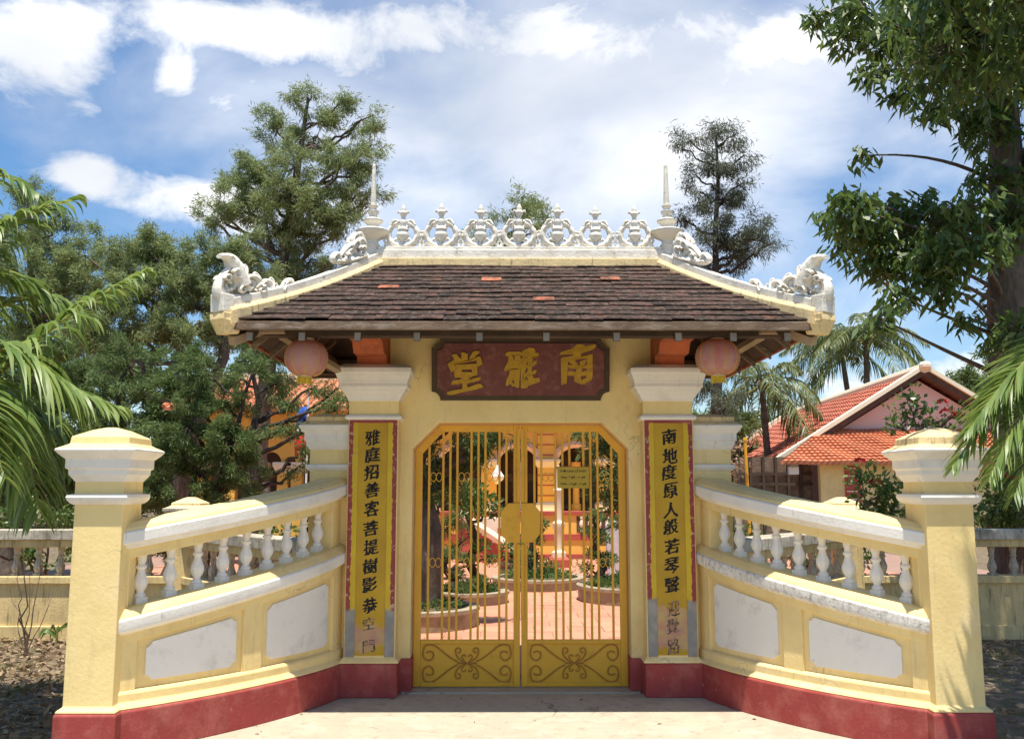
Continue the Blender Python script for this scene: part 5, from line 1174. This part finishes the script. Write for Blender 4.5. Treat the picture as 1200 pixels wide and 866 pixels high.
def blades(lv, name, m, parent, rng, seg=5):
    V, F, Tn = [], [], []
    for c, d, L, w, hang in lv:
        sd = np.cross(d, (0, 0, 1.0)) + rng.normal(size=3) * .35; sd /= np.linalg.norm(sd) + 1e-9; t0 = rng.rand(); b0 = len(V)
        for i in range(seg + 1):
            t = i / seg; p = c + d * L * t * (1 - .25 * hang * t * t) + np.array([0, 0, -hang * L * t ** 2.1]); wd = w * (.45 + 1.5 * t * (1 - t) * 1.5) * (1 - t ** 3) + .001
            V.append(p + sd * wd * .5); V.append(p - sd * wd * .5); Tn += [t0, t0]
        for i in range(seg): a = b0 + 2 * i; F.append((a, a + 1, a + 3, a + 2))
    me = bpy.data.meshes.new(name); me.from_pydata([tuple(v) for v in V], [], F); at = me.attributes.new('tint', 'FLOAT', 'POINT'); at.data.foreach_set('value', np.array(Tn, dtype=np.float32)); me.shade_smooth(); me.materials.append(MAT[m])
    return link(name, me, parent)
def palm(name, label, crown, fronds, llen, lw, seed, m='lf_palm', tr=.14, n=70, hang=.5, rr=.02, group=None, lean=(0, 0)):
    rng = np.random.RandomState(seed); c = Vector(crown); T = thing(name, label, 'palm', (c.x + lean[0], c.y + lean[1], 0), group)
    P = bez2((c.x + lean[0], c.y + lean[1], -.05), (c.x + lean[0] * .3, c.y + lean[1] * .3, c.z * .5), tuple(c), 14); B().tube(P, [tr * (1.35 if i == 0 else 1 - .35 * i / 14) * (1 + .05 * (i % 2)) for i in range(15)], 10).build('trunk', 'bark', T, True, ang=1.2)
    B().ball(tuple(c), (tr * 1.1, tr * 1.1, tr * 1.6), 9, 6).build('crown_shaft', 'lf_palm' if False else 'twig', T, True)
    for f in fronds:
        lv = []; rb = B(); frond([tuple(c)] + list(f), llen, lw, rng, lv, rb, rr, n, hang)
        o = blades(lv, 'frond', m, T, rng); rb.build('rachis', 'rachis', o, True, ang=1.2)
MAT['rachis'] = mat('yellow_green_rachis', (.26, .25, .07), .5, .15, 6, .05, 40)
yl_ = -.9
def fp(*q): return [tuple(at_y(a, b, y_)) for a, b, y_ in q]
palm('coconut_palm', 'young coconut palm with long fronds reaching in from the left edge', (-4.35, -1.1, 2.35),
     [fp((-40, 330, -1.0), (0, 275, -.95), (45, 248, -.9), (92, 232, -.8)), fp((-40, 455, -1.1), (0, 436, -1.1), (60, 386, -1.05), (120, 345, -1.0), (172, 318, -.95)),
      fp((-40, 415, -1.4), (0, 409, -1.4), (35, 420, -1.4), (80, 452, -1.35), (140, 478, -1.3)), fp((-60, 430, -.6), (-20, 460, -.5), (10, 520, -.4), (30, 580, -.4)), fp((-60, 350, -.6), (-20, 320, -.5), (30, 330, -.3), (70, 360, -.2)),
      fp((-60, 300, -.9), (-40, 230, -.9), (0, 205, -.9), (40, 225, -.9)), fp((-90, 350, -2), (-110, 320, -2.6), (-130, 400, -3)), fp((-110, 330, .2), (-180, 300, .4), (-240, 360, .6)), fp((-50, 440, -1.6), (-20, 480, -1.9), (5, 560, -2.0)), fp((-60, 440, -.8), (0, 455, -.7), (55, 490, -.6), (85, 540, -.55)), fp((-60, 440, -1.3), (-10, 470, -1.4), (30, 530, -1.45), (45, 600, -1.5)), fp((-60, 400, -.4), (0, 360, -.2), (60, 350, -.1), (110, 375, .0))],
     .62, .040, 81, tr=.15, n=62, hang=.62, rr=.022)
palm('feather_palm', 'bright green feather palm fronds reaching in from the right edge', (3.75, -2.2, 2.45),
     [fp((1300, 385, -2.3), (1235, 400, -2.3), (1180, 445, -2.3), (1135, 505, -2.3)), fp((1310, 400, -2.0), (1250, 400, -2.0), (1195, 425, -2.0), (1160, 470, -2.0)), fp((1300, 395, -2.15), (1225, 425, -2.15), (1165, 480, -2.2), (1118, 545, -2.2)), fp((1300, 420, -2.4), (1240, 450, -2.45), (1190, 500, -2.45), (1160, 560, -2.45)), fp((1330, 440, -2.6), (1270, 470, -2.6), (1215, 520, -2.6), (1190, 580, -2.6)),
      fp((1400, 380, -2.3), (1450, 420, -2.4)), fp((1380, 380, -1.7), (1400, 400, -1.2)), fp((1340, 370, -2.8), (1330, 380, -3.3))],
     0.42, .021, 83, tr=.12, n=95, hang=.32, rr=.016)
GP = 'coconut palms beyond the house'
def coco(label, px, py, y, r, seed, lean=(0, 0)):
    c = at_y(px, py, y); rg = random.Random(seed); fr = []
    for k in range(20):
        a = 2 * math.pi * k / 20 + rg.uniform(-.2, .2); el = rg.uniform(-.5, 1.15); rr = r * rg.uniform(.85, 1.1); pts = []
        for t in (.25, .5, .75, 1.0):
            pts.append((c.x + rr * t * math.cos(a) * math.cos(el * .8) - .12 * rr * t * t, c.y + rr * t * math.sin(a) * math.cos(el * .8), c.z + rr * (math.sin(el) * t * 1.0 - .75 * t * t)))
        fr.append(pts)
    palm('coconut_palm', label, tuple(c), fr, r * .30, r * .022, seed, 'lf_coco', r * .055, 34, .75, r * .012, GP, lean)
coco('tall coconut palm beyond the house, left one of the pair', 985, 402, 52, 4.0, 91, (1.5, 0))
coco('tall coconut palm beyond the house, right one of the pair', 1015, 398, 47, 4.2, 92, (-.5, 0))
coco('nearer coconut palm with drooping fronds between the pier and the house', 893, 452, 24, 2.6, 93, (.3, 0))

# ------------------------------------------------------------------ shrubs
def shrub(label, y, bx, clumps, flowers, seed, ls=(.085, .036), dens=.5, m='lf_shrub', name='flowering_shrub'):
    T = tree(name, label, 'shrub', 'shrubs behind the walls', y, bx, clumps, (ls[0], ls[1], 0), m, 'twig', tr=.03, dens=dens, seed=seed, droop=-.1, tuft=8, spread=.7)
    rng = np.random.RandomState(seed)
    if flowers:
        lv = Leaves()
        for px, py, rp in flowers:
            c = np.array(at_y(px, py, y - .05)); r = rp / F_PX * (y - CAMY); k = 60; d = nrm_(rng.normal(size=(k, 3))); d[:, 2] = abs(d[:, 2]); lv.add(c + d * r * np.array([1, 1, .6]), d, np.full(k, .030), np.full(k, .026))
        lv.out('blossom', 'petal', T, rng)
shrub('leafy shrub with red blossom just left of the right newel', 1.7, at_y(1032, 600, 1.7).x, [(1018, 560, 12), (1030, 582, 17), (1043, 570, 13), (1010, 578, 9), (1046, 598, 16), (1030, 612, 18), (1008, 552, 7)], [(1026, 567, 6), (1008, 541, 4)], 101)
shrub('tall shrub with dark red blossom rising above the right newel cap', 2.3, at_y(1092, 600, 2.3).x, [(1062, 488, 9), (1075, 478, 11), (1090, 490, 12), (1108, 496, 10), (1068, 466, 7), (1100, 520, 18), (1085, 560, 24), (1110, 590, 26), (1120, 486, 7), (1050, 498, 6)], [(1110, 484, 6), (1122, 489, 5), (1104, 472, 4)], 102, m='lf_mango')
shrub('dense dark shrub behind the fence right of the newel', 4.1, at_y(1172, 600, 4.1).x, [(1165, 585, 26), (1190, 590, 28), (1150, 605, 20), (1178, 560, 18), (1200, 560, 24), (1170, 610, 26), (1195, 625, 26)], [(1178, 561, 7)], 103)
shrub('low green shrubs behind the left fence', 3.9, at_y(60, 620, 3.9).x, [(20, 612, 16), (55, 606, 15), (80, 612, 14), (0, 630, 18), (45, 640, 18), (95, 645, 16), (-30, 620, 22)], None, 104, dens=.6)
shrub('low green shrub behind the left wing balusters', 3.6, at_y(330, 640, 3.6).x, [(320, 632, 14), (350, 640, 14), (300, 640, 14), (365, 620, 10)], None, 105, dens=.6)
shrub('low dark shrub behind the right wing balusters', 4.0, at_y(900, 640, 4.0).x, [(870, 625, 13), (900, 640, 15), (930, 645, 14), (960, 650, 14), (1000, 655, 14)], [(985, 660, 4)], 106, dens=.6)
shrub('bare-branched weedy shrub at the house corner beside the yellow pipe', 9.2, at_y(862, 573, 9.2).x, [(858, 535, 9), (866, 550, 8), (855, 555, 8), (862, 525, 6)], None, 107, dens=.25, m='lf_litter')

# sapling, weeds, litter on the left strip
def sapling():
    rng = np.random.RandomState(5); p = at_z(30, 768, -.03); T = thing('bare_sapling', 'bare dry sapling standing in the litter before the left fence', 'sapling', tuple(p)); b = B()
    for px, py, w in ((26, 640, .013), (48, 660, .009), (12, 690, .007), (34, 668, .008), (60, 700, .006), (22, 660, .007)):
        q = at_y(px, py, p.y + rng.uniform(-.1, .15)); b.tube(wobble(tuple(p), tuple(q), rng, 7, .03), list(np.linspace(w, .002, 7)), 5)
    b.build('stems', 'twig', T, True)
sapling()
def weed():
    p = at_z(66, 757, -.03); T = thing('broad_leaf_weed', 'green broad-leaved weed at the foot of the left newel', 'plant', (p.x, p.y, -.03)); rng = np.random.RandomState(9); lv = []
    for k in range(9):
        a = 2.2 + k * .5; lv.append((np.array([p.x + .02 * math.cos(a), p.y + .02 * math.sin(a), .04 + .012 * k]), nrm_(np.array([[math.cos(a), math.sin(a) * .6, 1.0]]))[0], .30 + .03 * (k % 3), .055, .7))
    blades(lv, 'leaf_rosette', 'lf_shrub', T, rng); B().tube([(p.x, p.y, -.05), (p.x, p.y, .16)], .012, 6).build('stem', 'rachis', T)
weed()
rng = np.random.RandomState(21)
def scatter(n, x0, x1, y0, y1): return np.stack([rng.uniform(x0, x1, n), rng.uniform(y0, y1, n), np.full(n, -.03)], 1)
for sg, lab1, lab2 in ((-1, 'brown dry leaf litter on the earth left of the newel', 'thin green weeds sprouting left of the newel'), (1, 'brown dry leaf litter on the earth right of the newel', 'thin green weeds sprouting right of the newel')):
    n = 15000 if sg < 0 else 4000; x0, x1 = sorted((sg * 2.86, sg * 8)); P_ = scatter(n, x0, x1, -3.2, 2.9); P_[:, 2] += rng.rand(n) * .035; D_ = rng.normal(size=(n, 3)); D_[:, 2] *= .3
    tag(leaf_object('leaf_litter', P_, D_, rng.uniform(.03, .11, n), rng.uniform(.012, .045, n), 'lf_litter', None, rng), lab1, 'leaf litter', None, 'stuff')
    k = 60; cs = scatter(k, x0, x1, -3, 2.8); m_ = 40; P_ = np.repeat(cs, m_, 0) + rng.normal(size=(k * m_, 3)) * np.array([.12, .12, 0]); D_ = rng.normal(size=(k * m_, 3)) * .5; D_[:, 2] = 1
    tag(leaf_object('weeds', P_, D_, rng.uniform(.04, .13, k * m_), rng.uniform(.006, .012, k * m_), 'lf_grass', None, rng, droop=.3), lab2, 'weeds', None, 'stuff')
# fallen stick by the gate
a, b = at_z(717, 815, .02), at_z(742, 813, .02); T = thing('fallen_twig', 'pale dry twig lying on the paving before the right gate leaf', 'twig', tuple(a))
B().tube([tuple(a), ((a.x + b.x) / 2, (a.y + b.y) / 2 + .008, .02), tuple(b)], [.004, .006, .007], 5).build('stem', 'wood_pale', T, True)
B().ball((b.x, b.y, .02), (.014, .01, .009), 6, 4).build('seed_head', 'wood_pale', T, True)

# grit and fallen leaves gathered on the forecourt, thicker along the wall foot
n = 420; P_ = np.stack([rng.uniform(-2.5, 2.5, n), rng.uniform(-4.5, .0, n), np.full(n, .004)], 1); keep = (np.abs(P_[:, 0]) < 1.35 + np.maximum(0, -P_[:, 1] - .1) * .7) & (rng.rand(n) < .25 + .75 * (np.abs(np.abs(P_[:, 0]) - 1.3 - np.maximum(0, -P_[:, 1] - .1) * .65) < .14)); P_ = P_[keep]; n = len(P_)
D_ = rng.normal(size=(n, 3)); D_[:, 2] = abs(D_[:, 2]) * .12; tag(leaf_object('fallen_leaves', P_, D_, rng.uniform(.012, .05, n), rng.uniform(.006, .022, n), 'lf_litter', None, rng), 'small dry leaves and grit scattered on the forecourt', 'leaf litter', None, 'stuff')

# the wood that closes the horizon all round
rng = np.random.RandomState(404); lv = Leaves()
for k in range(230):
    a = rng.uniform(-1.25, 1.25); R_ = rng.uniform(62, 78); c = np.array([R_ * math.sin(a), R_ * math.cos(a) - 7, rng.uniform(.5, 4.2)]); q = 90
    d = nrm_(rng.normal(size=(q, 3))); lv.add(c + d * (rng.rand(q, 1) ** .5) * np.array([2.6, 2.6, 1.9]), d + rng.normal(size=(q, 3)) * .6, rng.uniform(.5, 1.1, q), rng.uniform(.2, .4, q))
tag(lv.out('distant_wood', 'lf_dark', None, rng), 'low distant wood closing the horizon behind the houses', 'trees', None, 'stuff')
